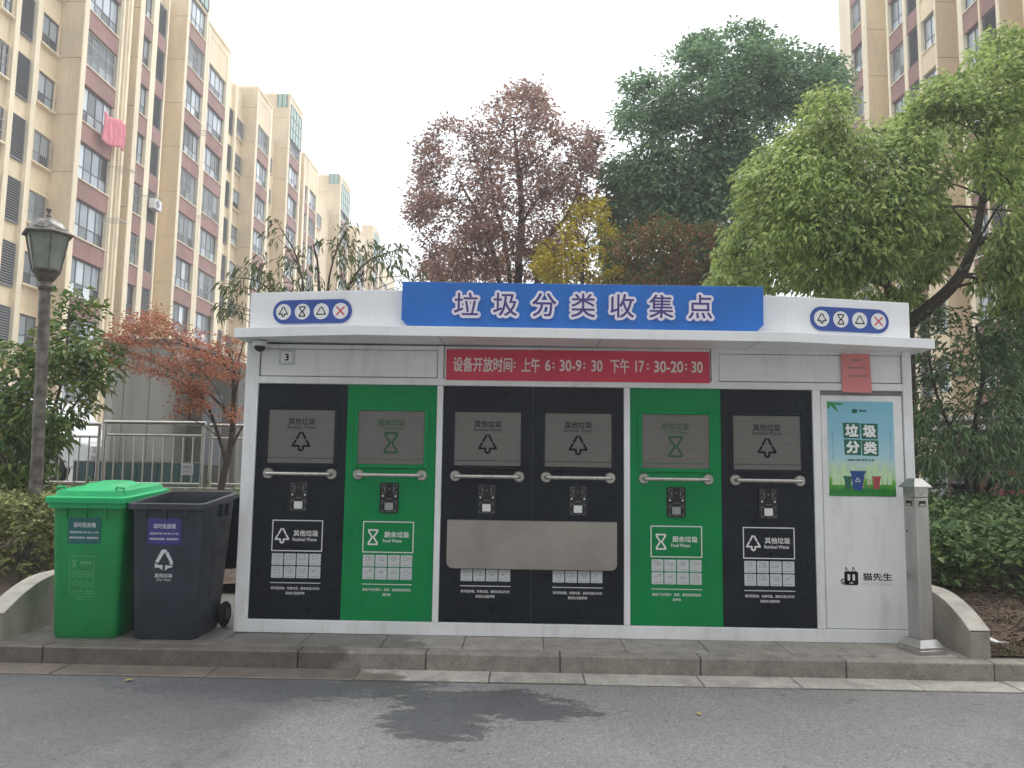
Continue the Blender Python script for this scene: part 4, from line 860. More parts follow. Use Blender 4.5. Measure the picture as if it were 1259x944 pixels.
text('其他垃圾', 0, -.105, .14, .032, -.002, M['stickertext'], eo, .001); text('Other Waste', 0, -.136, .115, .02, -.002, M['stickertext'], eo)
# ------------------------------------------------------------------ steel access post
sp_ = thing('access_post', 'brushed steel square post with pyramid cap and card slot at kiosk corner', 'post', (3.0, -.235, 0), (0, 0, R(15)))
def sqr(h, z): return [(-h, -h, z), (h, -h, z), (h, h, z), (-h, h, z)]
obj('base', MB().loft([sqr(.118, 0), sqr(.118, .028), sqr(.112, .032), sqr(.112, .05), sqr(.106, .055), sqr(.075, .10), sqr(.064, .102)]), M['steelpost'], sp_)
obj('column', MB().box(-.062, .062, -.062, .062, .10, 1.17, .004), M['steelpost'], sp_)
obj('head', MB().box(-.0625, .0625, -.0625, .0625, 1.174, 1.25, .004), M['steelpost'], sp_)
obj('cap', MB().loft([sqr(.068, 1.246), sqr(.082, 1.249), sqr(.082, 1.257), sqr(.078, 1.262), sqr(.034, 1.318), sqr(.03, 1.319)]), M['chrome'], sp_)
for ang, nm in ((0, 'card_slot'), (-90, 'card_slot')):
    a = R(ang); mtx = Matrix.Rotation(a, 4, 'Z'); q = MB(); t = bmesh.new()
    bmesh.ops.create_cube(t, size=1, matrix=Matrix.LocRotScale((0, -.0635, 1.125), None, (.078, .004, .072))); q.add(t, mtx)
    s = obj('slot_frame', q, M['chrome'], sp_); t = bmesh.new()
    bmesh.ops.create_cube(t, size=1, matrix=Matrix.LocRotScale((0, -.0655, 1.125), None, (.062, .003, .045))); o = obj('card_slot', MB().add(t, mtx), M['darkplastic'], s)
    t = bmesh.new(); bmesh.ops.create_cube(t, size=1, matrix=Matrix.LocRotScale((0, -.0665, 1.115), None, (.046, .004, .016))); obj('slot_lip', MB().add(t, mtx), M['steelpost'], s)
    q = strokes(MB(), [[(-.02, 0), (-.006, -.016), (.022, .02)], [(-.006, -.006), (.0, -.012)]], 0, 1.205, 1, .008, -.0631); me = q.mesh('post_mark'); me.transform(mtx); obj('post_mark', me, M['inkgrey'], sp_)
obj('service_door', MB().box(-.0645, -.061, -.05, .05, .62, .95, .001), M['steelpost'], sp_)
obj('lock', MB().tube([(-.0665, .03, .91), (-.063, .03, .91)], .008, 10), M['darkplastic'], sp_)
# ------------------------------------------------------------------ street lamp
lx, ly = -5.07, 1.5
lp = thing('street_lamp', 'weathered iron lamp post with hexagonal frosted lantern among the bushes', 'street lamp', (lx, ly, .12), (0, R(-1.7), 0))
obj('pedestal', MB().lathe([(.10, 0), (.10, .28), (.088, .32), (.085, .62), (.098, .64), (.10, .66), (.125, .672), (.125, .70), (.075, .73), (.062, .78)], 8), M['rust'], lp)
prof = [(.062, .76), (.064, .95), (.060, 1.0)]+[(.060-.006*(k/20)+.0022*math.sin(k*2.2), 1.05+k*.1) for k in range(20)]+[(.052, 3.0), (.068, 3.02), (.072, 3.05), (.06, 3.07), (.06, 3.1), (.08, 3.12), (.12, 3.19), (.137, 3.21), (.137, 3.227)]
obj('pole', MB().lathe(prof, 20), M['rust'], lp, smooth=True)
hexr = lambda r, z, a0=0: [(r*math.cos(R(60*k+a0)), r*math.sin(R(60*k+a0)), z) for k in range(6)]
A0 = 12
obj('lantern_glass', MB().loft([hexr(.135, 3.226, A0), hexr(.207, 3.605, A0)]), M['lampglass'], lp)
for k in range(6):
    a = R(60*k+A0); obj('lantern_bar', MB().tube([(.139*math.cos(a), .139*math.sin(a), 3.222), (.212*math.cos(a), .212*math.sin(a), 3.61)], .009, 6), M['rust'], lp)
obj('lantern_rim', MB().loft([hexr(.21, 3.60, A0), hexr(.252, 3.602, A0), hexr(.255, 3.617, A0), hexr(.21, 3.647, A0), hexr(.19, 3.66, A0)]), M['rust'], lp)
obj('lantern_roof', MB().lathe([(.19, 3.65), (.184, 3.68), (.155, 3.725), (.105, 3.76), (.055, 3.785), (.02, 3.80), (.016, 3.815)], 24), mat('lamp_roof', (.26, .245, .225), .35, metal=.5, col2=(.09, .08, .075), scale=14), lp, smooth=True)
obj('finial', MB().lathe([(.016, 3.805), (.027, 3.82), (.014, 3.835), (.014, 3.865), (.026, 3.88), (.026, 3.897), (.01, 3.915)], 10), M['rust'], lp, smooth=True)
# ------------------------------------------------------------------ steel guard rail and plinth behind the bins
pth = obj('plinth_wall', MB().box(-16, 3.2, 4.9, 5.11, -.1, .93, .01), M['concrete'], label='long low concrete plinth wall under the steel railing', category='wall')
def railing(label, p0, p1, zt, n, double):
    d = Vector((p1[0]-p0[0], p1[1]-p0[1], 0)); Ld = d.length; ang = math.atan2(d.y, d.x)
    r = thing('guard_rail', label, 'railing', (p0[0], p0[1], .93), (0, 0, ang))
    H = zt-.93
    obj('top_rail', MB().tube([(-.03, 0, H), (Ld+.03, 0, H)], .032, 12), M['chrome'], r, smooth=True)
    obj('middle_rail', MB().tube([(0, 0, H-.19), (Ld, 0, H-.19)], .019, 10), M['chrome'], r, smooth=True)
    obj('bottom_rail', MB().tube([(0, 0, .05), (Ld, 0, .05)], .019, 10), M['chrome'], r, smooth=True)
    for k in range(double+1):
        x = Ld*k/double; obj('rail_post', MB().tube([(x, 0, -.02), (x, 0, H)], .026, 10), M['chrome'], r, smooth=True)
    bm_ = MB().tube([(0, 0, .05), (0, 0, H-.19)], .0115, 8).mesh('baluster', True)
    for k in range(1, n):
        if (k*double) % n: obj('baluster', bm_, M['chrome'], r, (Ld*k/n, 0, 0))
    return r
a = onY(116, 519, 5); b = onY(251, 519, 5)
a2 = onY(131, 519, 5)
railing('stainless steel railing section before the grey enclosure above the bins', (a2.x, 5.0), (b.x, 5.0), 1.89, 10, 1)
railing('stainless steel railing section by the white van behind the leafy young tree', (a2.x-5.4, 5.04), (a2.x-.12, 5.04), 1.86, 36, 3)
railing('stainless steel railing section behind the red maple trunk beside the kiosk', (b.x+.1, 5.06), (b.x+2.6, 5.08), 1.86, 18, 2)
rs = thing('plate_sign', 'small pale notice plate fixed to the steel railing', 'sign', (0, 0, 0))
p = onY(229.5, 577, 4.95); obj('plate', MB().box(p.x-.09, p.x+.09, 4.955, 4.968, p.z-.085, p.z+.085, .002), M['tilegrey'], rs)
text('注意安全', p.x, p.z+.035, .12, .035, 4.953, M['ink'], rs); text('请勿攀爬', p.x, p.z-.03, .12, .035, 4.953, M['inkgrey'], rs)
# grey enclosure on the terrace
e0 = onY(119, 500, 8).x; e1 = onY(214, 500, 8).x; e2 = onY(292, 500, 8.6).x
en = thing('utility_enclosure', 'tall grey metal clad enclosure standing behind the steel railing', 'enclosure')
obj('shell', MB().prism([(e0+.3, 8), (e1, 8), (e1, 11), (e0, 11), (e0, 8.3), (e0+.08, 8.1)], 'z', .74, 3.55, .01), M['greybox'], en)
obj('side_wing', MB().box(e1+.01, e2, 8.6, 11, .74, 3.3, .01), M['greybox2'], en)
obj('roof_cap', MB().box(e0-.06, e1+.06, 7.95, 11.05, 3.55, 3.63, .01), M['greybox2'], en)
for k in range(1, 3): obj('panel_seam', MB().box(e0+(e1-e0)*k/3-.006, e0+(e1-e0)*k/3+.006, 7.996, 8.01, .76, 3.54), M['greybox2'], en)
obj('louver_band', MB().box(e1+.3, e2-.3, 8.58, 8.61, 1.2, 2.6, .01), M['louver'], en)
t0 = onY(90, 580, 7.7).x; t1 = onY(247, 580, 7.7).x; zt = onY(170, 569, 7.7).z
tb = thing('site_hoarding', 'low dark teal hoarding at the foot of the grey enclosure', 'hoarding')
nb = 6
for k in range(nb): obj('board', MB().box(t0+(t1-t0)*k/nb+.005, t0+(t1-t0)*(k+1)/nb-.005, 7.68, 7.71, .74, zt, .004), M['tealboard'], tb)
obj('top_trim', MB().box(t0, t1, 7.67, 7.72, zt, zt+.03, .004), M['greybox2'], tb)
# white van parked on the terrace behind the railing
vx = onY(112, 560, 9).x
vn = thing('parked_van', 'white van parked behind the railing beside the grey enclosure', 'van', (vx, 9.0, .75))
side = [(0, .35), (.02, .62), (-.12, .86), (-.62, 1.02), (-1.15, 1.68), (-1.45, 1.82), (-4.2, 1.84), (-4.42, 1.7), (-4.5, .9), (-4.48, .35)]
obj('body', MB().prism(side, 'y', 0, 1.72, .05), M['vanwhite'], vn)
obj('windscreen', MB().prism([(-.66, 1.04), (-1.13, 1.64), (-1.16, 1.63), (-.70, 1.03)], 'y', .1, 1.62), M['vanglass'], vn)
for x0, x1 in ((-1.55, -.9), (-2.65, -1.65), (-4.2, -2.8)):
    pts = [(x0, 1.08), (x1, 1.08), (x1 if x0 < -1.6 else x1-.33, 1.62), (x0, 1.64)]
    obj('side_window', MB().prism(pts, 'y', -.006, .01), M['vanglass'], vn)
for x in (-.85, -3.6):
    t = bmesh.new(); bmesh.ops.create_cone(t, cap_ends=True, segments=28, radius1=.33, radius2=.33, depth=.22)
    wv = obj('wheel', MB().add(t, Matrix.Translation((x, .08, .33)) @ Matrix.Rotation(R(90), 4, 'X')), M['rubber'], vn)
    t = bmesh.new(); bmesh.ops.create_cone(t, cap_ends=True, segments=20, radius1=.2, radius2=.2, depth=.24); obj('rim', MB().add(t, Matrix.Translation((x, .08, .33)) @ Matrix.Rotation(R(90), 4, 'X')), M['steel'], wv)
obj('headlight', MB().box(-.14, .0, .06, .42, .66, .82, .02), M['led'], vn); obj('tail_light', MB().box(-4.5, -4.4, -.012, .2, .8, 1.3, .01), M['inkred'], vn)
obj('bumper', MB().box(-.2, .06, .02, 1.7, .3, .5, .03), M['greybox2'], vn); obj('side_mirror', MB().box(-.95, -.85, -.18, -.02, 1.05, 1.25, .02), M['darkplastic'], vn)
obj('door_handle', MB().box(-1.75, -1.62, -.02, .0, .95, .98, .005), M['darkplastic'], vn)
# bicycle shed and small things under the right-hand trees
s0 = onY(1128, 520, 9.5); s1 = onY(1262, 508, 7.5)
sh = thing('bicycle_shed', 'flat pale roofed shelter half hidden behind the right hand trees', 'shelter')
dd = Vector((s1.x-s0.x, s1.y-s0.y, 0)).normalized(); nn = Vector((-dd.y, dd.x, 0))
A = Vector((s0.x, 9.5, 0))-dd*1.0; B = Vector((s1.x, 7.5, 0))+dd*2.5
zr = (s0.z+s1.z)/2
def quadbox(a, b, w0, w1, za, zb):
    P = [a+nn*w0, b+nn*w0, b+nn*w1, a+nn*w1]; return MB().prism([(v.x, v.y) for v in P], 'z', za, zb)
obj('roof', quadbox(A, B, 0, 2.0, zr-.02, zr+.06), M['offwhite'], sh); obj('fascia', quadbox(A+nn*.02, B+nn*.02, 0, .05, zr-.22, zr-.13), M['offwhite'], sh)
for k in range(5):
    q = A+(B-A)*(k/4)+nn*.2; obj('shelter_post', MB().tube([(q.x, q.y, .25), (q.x, q.y, zr)], .035, 8), M['greybox2'], sh)
obj('back_wall', quadbox(A, B, 1.9, 1.95, .25, zr-.02), M['pinkwall'], sh)
def scooter(label, loc, rz, body):
    s = thing('electric_scooter', label, 'scooter', loc, (0, 0, R(rz)), 'scooters parked under the shelter')
    for x in (-.6, .6):
        t = bmesh.new(); bmesh.ops.create_cone(t, cap_ends=True, segments=22, radius1=.22, radius2=.22, depth=.09); w_ = obj('wheel', MB().add(t, Matrix.Translation((x, 0, .22)) @ Matrix.Rotation(R(90), 4, 'X')), M['rubber'], s)
    obj('body', MB().prism([(-.75, .42), (-.7, .66), (-.1, .70), (0, .36), (.32, .34), (.5, .85), (.56, .84), (.5, .3), (.3, .22), (-.3, .22)], 'y', -.13, .13, .03), M[body], s)
    obj('seat', MB().box(-.72, -.08, -.13, .13, .69, .78, .03), M['darkplastic'], s)
    obj('front_shield', MB().prism([(.48, .4), (.56, .4), (.62, .95), (.54, .97)], 'y', -.19, .19, .02), M[body], s)
    obj('handlebar', MB().tube([(.45, -.33, 1.02), (.5, -.1, 1.0), (.5, .1, 1.0), (.45, .33, 1.02)], .018, 8), M['darkplastic'], s)
    obj('fork', MB().tube([(.62, 0, .22), (.5, 0, 1.0)], .03, 8), M['darkplastic'], s); obj('headlight', MB().box(.57, .66, -.06, .06, .78, .9, .02), M['led'], s)
for i, (px, Y, rz, bd_, lb) in enumerate(((1150, 7.2, 60, 'tilegrey', 'pale grey electric scooter parked behind the hedge by the steel post'), (1185, 7.4, 55, 'darkplastic', 'black electric scooter parked behind the hedge in deep shade'), (1250, 6.6, 50, 'inkred', 'dark red electric scooter parked behind the hedge beside the pale block'))):
    q = onY(px, 610, Y); scooter(lb, (q.x, Y, .36), rz, bd_)
q = onY(1225.5, 628, 4.6); r_ = q
rk = MB().loft([[(q.x+rx*math.cos(R(30*k)), 4.6+rx*math.sin(R(30*k)), z) for k in range(12)] for rx, z in ((.07, .30), (.082, .5), (.085, .8), (.084, q.z), (.075, q.z+.05), (.05, q.z+.075), (.01, q.z+.08))])
obj('stone_bollard', rk, mat('pale_stone', (.33, .32, .25), .9, var=.15, scale=12), smooth=True, label='pale rounded stone bollard rising behind the right hedge', category='bollard')
# scraps on the ground
sc_ = MB(); pts = [(3.47, -.12), (3.56, -.13), (3.62, -.20), (3.65, -.26), (3.63, -.27), (3.58, -.22), (3.53, -.18), (3.48, -.16)]
for i, (x, y) in enumerate(pts): pass
ring1 = [(x, y, .075+.012*math.sin(i*2.1)+.30*sst(-.4, 1.3, y)) for i, (x, y) in enumerate(pts)]
f_ = MB(); vs = [f_.bm.verts.new(v) for v in ring1]; f_.bm.faces.new(vs); bmesh.ops.triangulate(f_.bm, faces=list(f_.bm.faces))
o = obj('litter_scrap', f_, M['litter'], label='crumpled white paper scrap on the soil by the concrete wall', category='litter'); s_ = o.modifiers.new('s', 'SOLIDIFY'); s_.thickness = .006
def leaf_litter(label, px, py, z, s, m, rz):
    p = onZ(px, py, z); q = MB(); n = 9
    prof = [(0, 0), (.25, .2), (.5, .28), (.78, .18), (1, 0)]
    up = [q.bm.verts.new((a*s, b*s, .004+.35*s*(b-.14)**2+.12*s*math.sin(a*3))) for a, b in prof]; dn = [up[0]]+[q.bm.verts.new((a*s, -b*s, .004+.35*s*(b-.1)**2+.12*s*math.sin(a*3))) for a, b in prof[1:-1]]+[up[-1]]
    for i in range(4):
        vs = [up[i], up[i+1], dn[i+1], dn[i]]; vs = [v for j, v in enumerate(vs) if v not in vs[:j]]; q.bm.faces.new(vs)
    o = obj('fallen_leaf', q, m, None, (p.x, p.y, z), (0, 0, R(rz)), label=label, category='leaf'); o['group'] = 'fallen leaves by the kerb'
M['dryleaf'] = mat('dry_leaf', (.24, .11, .04), .8, var=.2); M['yellowleaf'] = mat('yellow_leaf', (.42, .30, .06), .8, var=.15)
leaf_litter('orange brown fallen leaf lying at the foot of the kiosk', 347, 782, .002, .05, M['dryleaf'], 20)
leaf_litter('pale fallen leaf on the pavement near the kerb below the black door', 940, 803, .002, .045, M['yellowleaf'], 70)
leaf_litter('yellow fallen leaf on the wet asphalt by the gutter', 152, 838, ZR, .07, M['yellowleaf'], 40)
leaf_litter('pale fallen leaf on the dry asphalt near the kerb', 862, 880, ZR, .05, M['yellowleaf'], 110)
# ------------------------------------------------------------------ plants
from mathutils import noise as mnoise
def leaf_mesh(name, base, d, nrm, Ln, ratio, fold=.12, curl=.15):
    """one folded, drooping leaf blade for each base point: 4 verts, 2 triangles"""
    d = d/np.linalg.norm(d, axis=1, keepdims=True); s = np.cross(d, nrm); s /= np.linalg.norm(s, axis=1, keepdims=True)+1e-9; n = np.cross(s, d)
    L = Ln[:, None]; mid = base+d*L*.48; wv = s*L*ratio/2
    V = np.empty((len(base)*4, 3), np.float32); V[0::4] = base; V[1::4] = mid+wv+n*L*fold; V[2::4] = base+d*L*np.array([1])+np.array([0, 0, -1])*L*curl; V[3::4] = mid-wv+n*L*fold
    i = np.arange(len(base))*4; F = np.empty((len(base)*2, 3), np.int32); F[0::2] = np.stack([i, i+1, i+2], 1); F[1::2] = np.stack([i, i+2, i+3], 1)
    me = bpy.data.meshes.new(name); me.vertices.add(len(V)); me.vertices.foreach_set('co', V.ravel()); me.loops.add(F.size); me.loops.foreach_set('vertex_index', F.ravel())
    me.polygons.add(len(F)); me.polygons.foreach_set('loop_start', np.arange(0, F.size, 3, dtype=np.int32)); me.update(calc_edges=True); me.validate(); return me
def inpoly(P, poly):
    x, y = P[:, 0], P[:, 1]; c = np.zeros(len(P), bool); j = len(poly)-1
    for i in range(len(poly)):
        xi, yi = poly[i]; xj, yj = poly[j]; m = ((yi > y) != (yj > y)) & (x < (xj-xi)*(y-yi)/(yj-yi+1e-12)+xi); c ^= m; j = i
    return c
def edgedist(P, poly):
    D = np.full(len(P), 1e9)
    for a, b in zip(poly, poly[1:]+poly[:1]):
        a = np.array(a, float); b = np.array(b, float); ab = b-a; t = np.clip(((P-a)@ab)/(ab@ab), 0, 1); D = np.minimum(D, np.linalg.norm(P-a-t[:, None]*ab, axis=1))
    return D
def crown_points(poly, Y0, thick, n, gap=.5, nscale=1.2, R_px=60, seed=1, shell=.35):
    """clump centres filling a rounded volume whose outline is the polygon; thick = half depth in metres"""
    rng = np.random.default_rng(seed); P = np.array(poly, float); out = []
    lo, hi = P.min(0), P.max(0); tries = 0
    while len(out) < n and tries < 60:
        tries += 1
        q = rng.uniform(lo, hi, (n*3, 2)); q = q[inpoly(q, poly)]; e = np.clip(edgedist(q, poly)/R_px, 0.02, 1); h = np.sqrt(1-(1-e)**2)*thick
        u = rng.uniform(-1, 1, len(q)); u = np.sign(u)*np.abs(u)**shell
        for (x, y), dep in zip(q, u*h):
            p = onY(x, y, Y0+dep)
            if mnoise.noise(p*nscale+Vector((seed*7.3, 0, 0)))+.18*mnoise.noise(p*nscale*3.1) > (gap-.5): out.append(p)
            if len(out) >= n: break
    return np.array([tuple(p) for p in out])
def clumps(C, ctr, k, L, spread, droop, ratio, seed, name='crown', fold=.12, curl=.15, flat=.6):
    rng = np.random.default_rng(seed); n = len(C); Cr = np.repeat(C, k, 0); N = len(Cr)
    az = rng.uniform(0, 2*np.pi, N); o = Cr-ctr; o /= np.linalg.norm(o, axis=1, keepdims=True)+1e-6
    d = np.stack([np.cos(az), np.sin(az), rng.normal(-droop, .45, N)], 1)+o*.55
    d /= np.linalg.norm(d, axis=1, keepdims=True)
    base = Cr+d*(rng.uniform(.0, 1, N)*spread)[:, None]+rng.normal(0, spread*.45, (N, 3))*np.array([1, 1, flat])
    nrm = np.stack([rng.normal(0, .45, N), rng.normal(0, .45, N), np.ones(N)], 1)+o*.3
    return leaf_mesh(name, base, d, nrm, L*rng.uniform(.45, 1.4, N), ratio, fold, curl)
def bez(a, b, c, n=7):
    a, b, c = Vector(a), Vector(b), Vector(c); return [a*(1-t)**2+b*2*t*(1-t)+c*t*t for t in [i/n for i in range(n+1)]]
def limbs(base, stems, C, n_br, r0, seed, twig=.012, n_twig=60, lean=.35):
    """trunk stems given as point lists with radii, limbs to spread crown points, twigs to clumps"""
    rng = random.Random(seed); m = MB(); nodes = []
    for pts, r_a, r_b in stems:
        P = [Vector(p) for p in pts]; n = len(P); sm = []
        for i in range(n-1):       # Catmull-Rom
            p0, p1, p2, p3 = P[max(i-1, 0)], P[i], P[i+1], P[min(i+2, n-1)]
            for k in range(5):
                t = k/5; sm.append(.5*((2*p1)+(p2-p0)*t+(2*p0-5*p1+4*p2-p3)*t*t+(3*p1-p0-3*p2+p3)*t**3))
        sm.append(P[-1]); rr = [r_a+(r_b-r_a)*i/(len(sm)-1) for i in range(len(sm))]; m.tube(sm, rr, 9); nodes += list(zip(sm, rr))[2:]
    if len(C):
        pts = [Vector(c) for c in C]; ends = [pts[0]]; dist = np.linalg.norm(C-C[0], axis=1)
        for _ in range(n_br-1):
            i = int(dist.argmax()); ends.append(pts[i]); dist = np.minimum(dist, np.linalg.norm(C-C[i], axis=1))
        br = []
        for e in ends:
            low = [nd for nd in nodes if nd[0].z < e.z+.3] or nodes
            nd = min(low, key=lambda q: (q[0]-e).length+abs((e-q[0]).normalized().z-.6)*lean*2); L = (e-nd[0]).length
            mid = nd[0].lerp(e, .5)+Vector((rng.uniform(-.1, .1), rng.uniform(-.1, .1), .12))*L
            P = bez(nd[0], mid, e, 6); ra = min(nd[1]*.42, .008+.013*L); m.tube(P, [ra+(twig*.5-ra)*i/6 for i in range(7)], 6); br += P[2:]
        idx = rng.sample(range(len(pts)), min(n_twig, len(pts)))
        allp = br+[q[0] for q in nodes]; arr = np.array([tuple(v) for v in allp])
        for i in idx:
            c = C[i]; j = int(np.linalg.norm(arr-c, axis=1).argmin()); a = Vector(arr[j]); e = Vector(c)
            if (e-a).length < .05: continue
            m.tube(bez(a, a.lerp(e, .5)+Vector((0, 0, .06)), e, 3), [twig*.6, twig*.5, twig*.4, twig*.25], 4)
    return m
def plant(name, label, cat, base, crown_me, leafmat, wood, barkmat, group=None):
    t = thing(name, label, cat, base, group=group); inv = Matrix.Translation(-Vector(base))
    crown_me.transform(inv); obj('crown', crown_me, leafmat, t)
    if wood:
        me = wood.mesh('trunk', True); me.transform(inv); obj('trunk', me, barkmat, t)
    return t
LM = {}
LM['camphor'] = mat('camphor_leaf', (.1, .16, .03), .45, island=[(.15, .235, .075), (.27, .37, .11), (.41, .50, .165), (.56, .62, .24)], transl=0.5, var=.2, scale=1.3, spec=.35)
LM['evergreen'] = mat('evergreen_leaf', (.03, .07, .03), .45, island=[(.105, .20, .125), (.16, .27, .15), (.22, .33, .18), (.31, .41, .21)], transl=0.42, var=.2, scale=.9, spec=.3)
LM['zelkova'] = mat('zelkova_leaf', (.10, .05, .04), .6, island=[(.27, .165, .155), (.40, .24, .20), (.50, .31, .23), (.33, .215, .20), (.32, .25, .17)], transl=0.45, var=.2, scale=.8, spec=.2)
LM['yellow'] = mat('yellow_leaf_tree', (.3, .22, .04), .6, island=[(0.304, 0.284, 0.048), (0.702, 0.480, 0.056), (0.750, 0.678, 0.074), (0.468, 0.414, 0.066)], transl=.4, var=.15, scale=1, spec=.2)
LM['orange'] = mat('orange_leaf', (.35, .17, .05), .6, island=[(.32, .13, .04), (.45, .22, .05), (.5, .3, .07)], transl=.4, spec=.2)
LM['mixed'] = mat('shrub_leaf', (.06, .07, .03), .6, island=[(0.069, 0.136, 0.045), (0.114, 0.194, 0.057), (0.296, 0.126, 0.062), (0.386, 0.182, 0.091), (0.114, 0.182, 0.057)], transl=.25, var=.2, scale=.8, spec=.25)
LM['maple'] = mat('maple_leaf', (.3, .07, .04), .6, island=[(.34, .12, .075), (.48, .20, .115), (.58, .30, .18), (.38, .16, .10)], transl=.35, var=.15, scale=3, spec=.2)
LM['peach'] = mat('peach_leaf', (.05, .08, .03), .5, island=[(0.072, 0.124, 0.057), (0.124, 0.176, 0.072), (0.186, 0.228, 0.093), (0.207, 0.176, 0.103)], transl=.3, spec=.3)
LM['young'] = mat('young_tree_leaf', (.07, .13, .03), .42, island=[(0.053, 0.113, 0.026), (0.090, 0.172, 0.036), (0.143, 0.224, 0.045), (0.269, 0.254, 0.067)], transl=.3, var=.15, scale=3, spec=.4)
LM['hedgeL'] = mat('variegated_leaf', (.2, .22, .07), .5, island=[(0.056, 0.094, 0.027), (0.150, 0.188, 0.050), (0.300, 0.312, 0.106), (0.400, 0.400, 0.163), (0.100, 0.138, 0.037)], transl=.25, spec=.35)
LM['hedgeR'] = mat('hedge_leaf', (.05, .1, .03), .42, island=[(0.049, 0.097, 0.032), (0.081, 0.146, 0.043), (0.130, 0.203, 0.057), (0.178, 0.243, 0.081)], transl=.2, spec=.4)
LM['shade'] = mat('understory_leaf', (.03, .07, .03), .45, island=[(0.084, 0.156, 0.072), (0.132, 0.222, 0.102), (0.192, 0.282, 0.132), (0.252, 0.324, 0.156)], transl=0.35, spec=.35)
def bx(px, py, Y): return tuple(onY(px, py, Y))
# purple brown zelkova behind the station
poly = [(505, 240), (515, 215), (520, 175), (545, 150), (565, 155), (585, 150), (590, 130), (612, 128), (620, 110), (650, 103), (672, 115), (680, 140), (698, 150), (706, 165), (728, 158), (742, 172), (748, 200), (745, 240), (720, 275), (700, 300), (690, 345), (640, 340), (600, 345), (560, 350), (520, 350), (518, 320), (525, 300), (505, 275)]
Y = 14; C = crown_points(poly, Y, 2.2, 2900, .52, .9, 80, 11)
b = bx(638, 350, Y); b = (b[0], b[1], .7)
stems = [([b, (b[0], b[1], 2), bx(637, 345, Y), bx(641, 260, Y), bx(636, 200, Y), bx(632, 150, Y)], .17, .03), ([(b[0], b[1], 2.2), bx(612, 335, Y-.3), bx(590, 270, Y-.6), bx(560, 215, Y-.6)], .09, .02), ([(b[0], b[1], 2.4), bx(665, 320, Y+.2), bx(700, 260, Y+.4), bx(722, 200, Y+.4)], .09, .02), ([(b[0], b[1], 2.4), bx(625, 325, Y-.2), bx(608, 250, Y-.2), bx(600, 190, Y)], .08, .02)]
plant('zelkova_tree', 'purple brown autumn tree with open crown rising behind the blue sign', 'tree', b, clumps(C, C.mean(0), 10, .115, .22, .15, .52, 12), LM['zelkova'], limbs(b, stems, C, 60, .1, 13, .018, 500), M['barkdark'])
# dark evergreen
poly = [(748, 330), (742, 290), (750, 240), (745, 215), (765, 170), (762, 140), (775, 125), (770, 100), (800, 88), (808, 70), (835, 68), (850, 48), (872, 45), (888, 60), (895, 35), (920, 22), (945, 30), (965, 50), (985, 65), (1010, 60), (1036, 75), (1036, 130), (1020, 180), (960, 260), (930, 345), (750, 345)]
Y = 15; C = crown_points(poly, Y, 2.6, 5600, .44, .62, 70, 21)
b = bx(880, 350, Y); b = (b[0], b[1], .7)
stems = [([b, (b[0], b[1], 2.5), bx(872, 300, Y), bx(868, 200, Y), bx(862, 90, Y)], .2, .04), ([(b[0], b[1], 3), bx(905, 250, Y), bx(930, 150, Y), bx(935, 60, Y)], .12, .03), ([(b[0], b[1], 2.8), bx(840, 270, Y), bx(800, 200, Y)], .1, .03)]
plant('evergreen_tree', 'tall dark green evergreen tree with dense rounded crown behind the kiosk', 'tree', b, clumps(C, C.mean(0), 12, .15, .23, .4, .5, 22), LM['evergreen'], limbs(b, stems, C, 40, .1, 23, .02, 250), M['barkdark'])
# yellow and orange saplings, mixed shrubs under them
for nm, lb, poly, Y, lm, n, sd in (('yellow_tree', 'slender yellow leaved tree between the purple and dark green trees', [(680, 348), (658, 330), (664, 305), (684, 285), (696, 262), (712, 244), (740, 246), (748, 280), (768, 300), (770, 325), (760, 348)], 12, 'yellow', 700, 31),
                              ('orange_tree', 'small orange autumn tree glowing low behind the purple tree', [(560, 350), (562, 325), (585, 312), (615, 310), (632, 320), (630, 350)], 19, 'orange', 300, 41),
                              ('autumn_shrub', 'green and rusty red shrub clump below the dark evergreen tree', [(745, 350), (752, 300), (780, 275), (810, 265), (845, 280), (880, 275), (905, 300), (900, 350)], 11, 'mixed', 900, 51)):
    C = crown_points(poly, Y, .9, n, .46, 1.6, 35, sd); cx = sum(p[0] for p in poly)/len(poly); b = bx(cx, 350, Y); b = (b[0], b[1], .7)
    plant(nm, lb, 'tree' if 'tree' in nm else 'shrub', b, clumps(C, C.mean(0), 9, .10, .15, .2, .5, sd), LM[lm], limbs(b, [([b, (b[0], b[1], 2.2), bx(cx, 330, Y), bx(cx+8, 285, Y)], .07, .02)], C, 16, .05, sd, .012, 80), M['bark'])
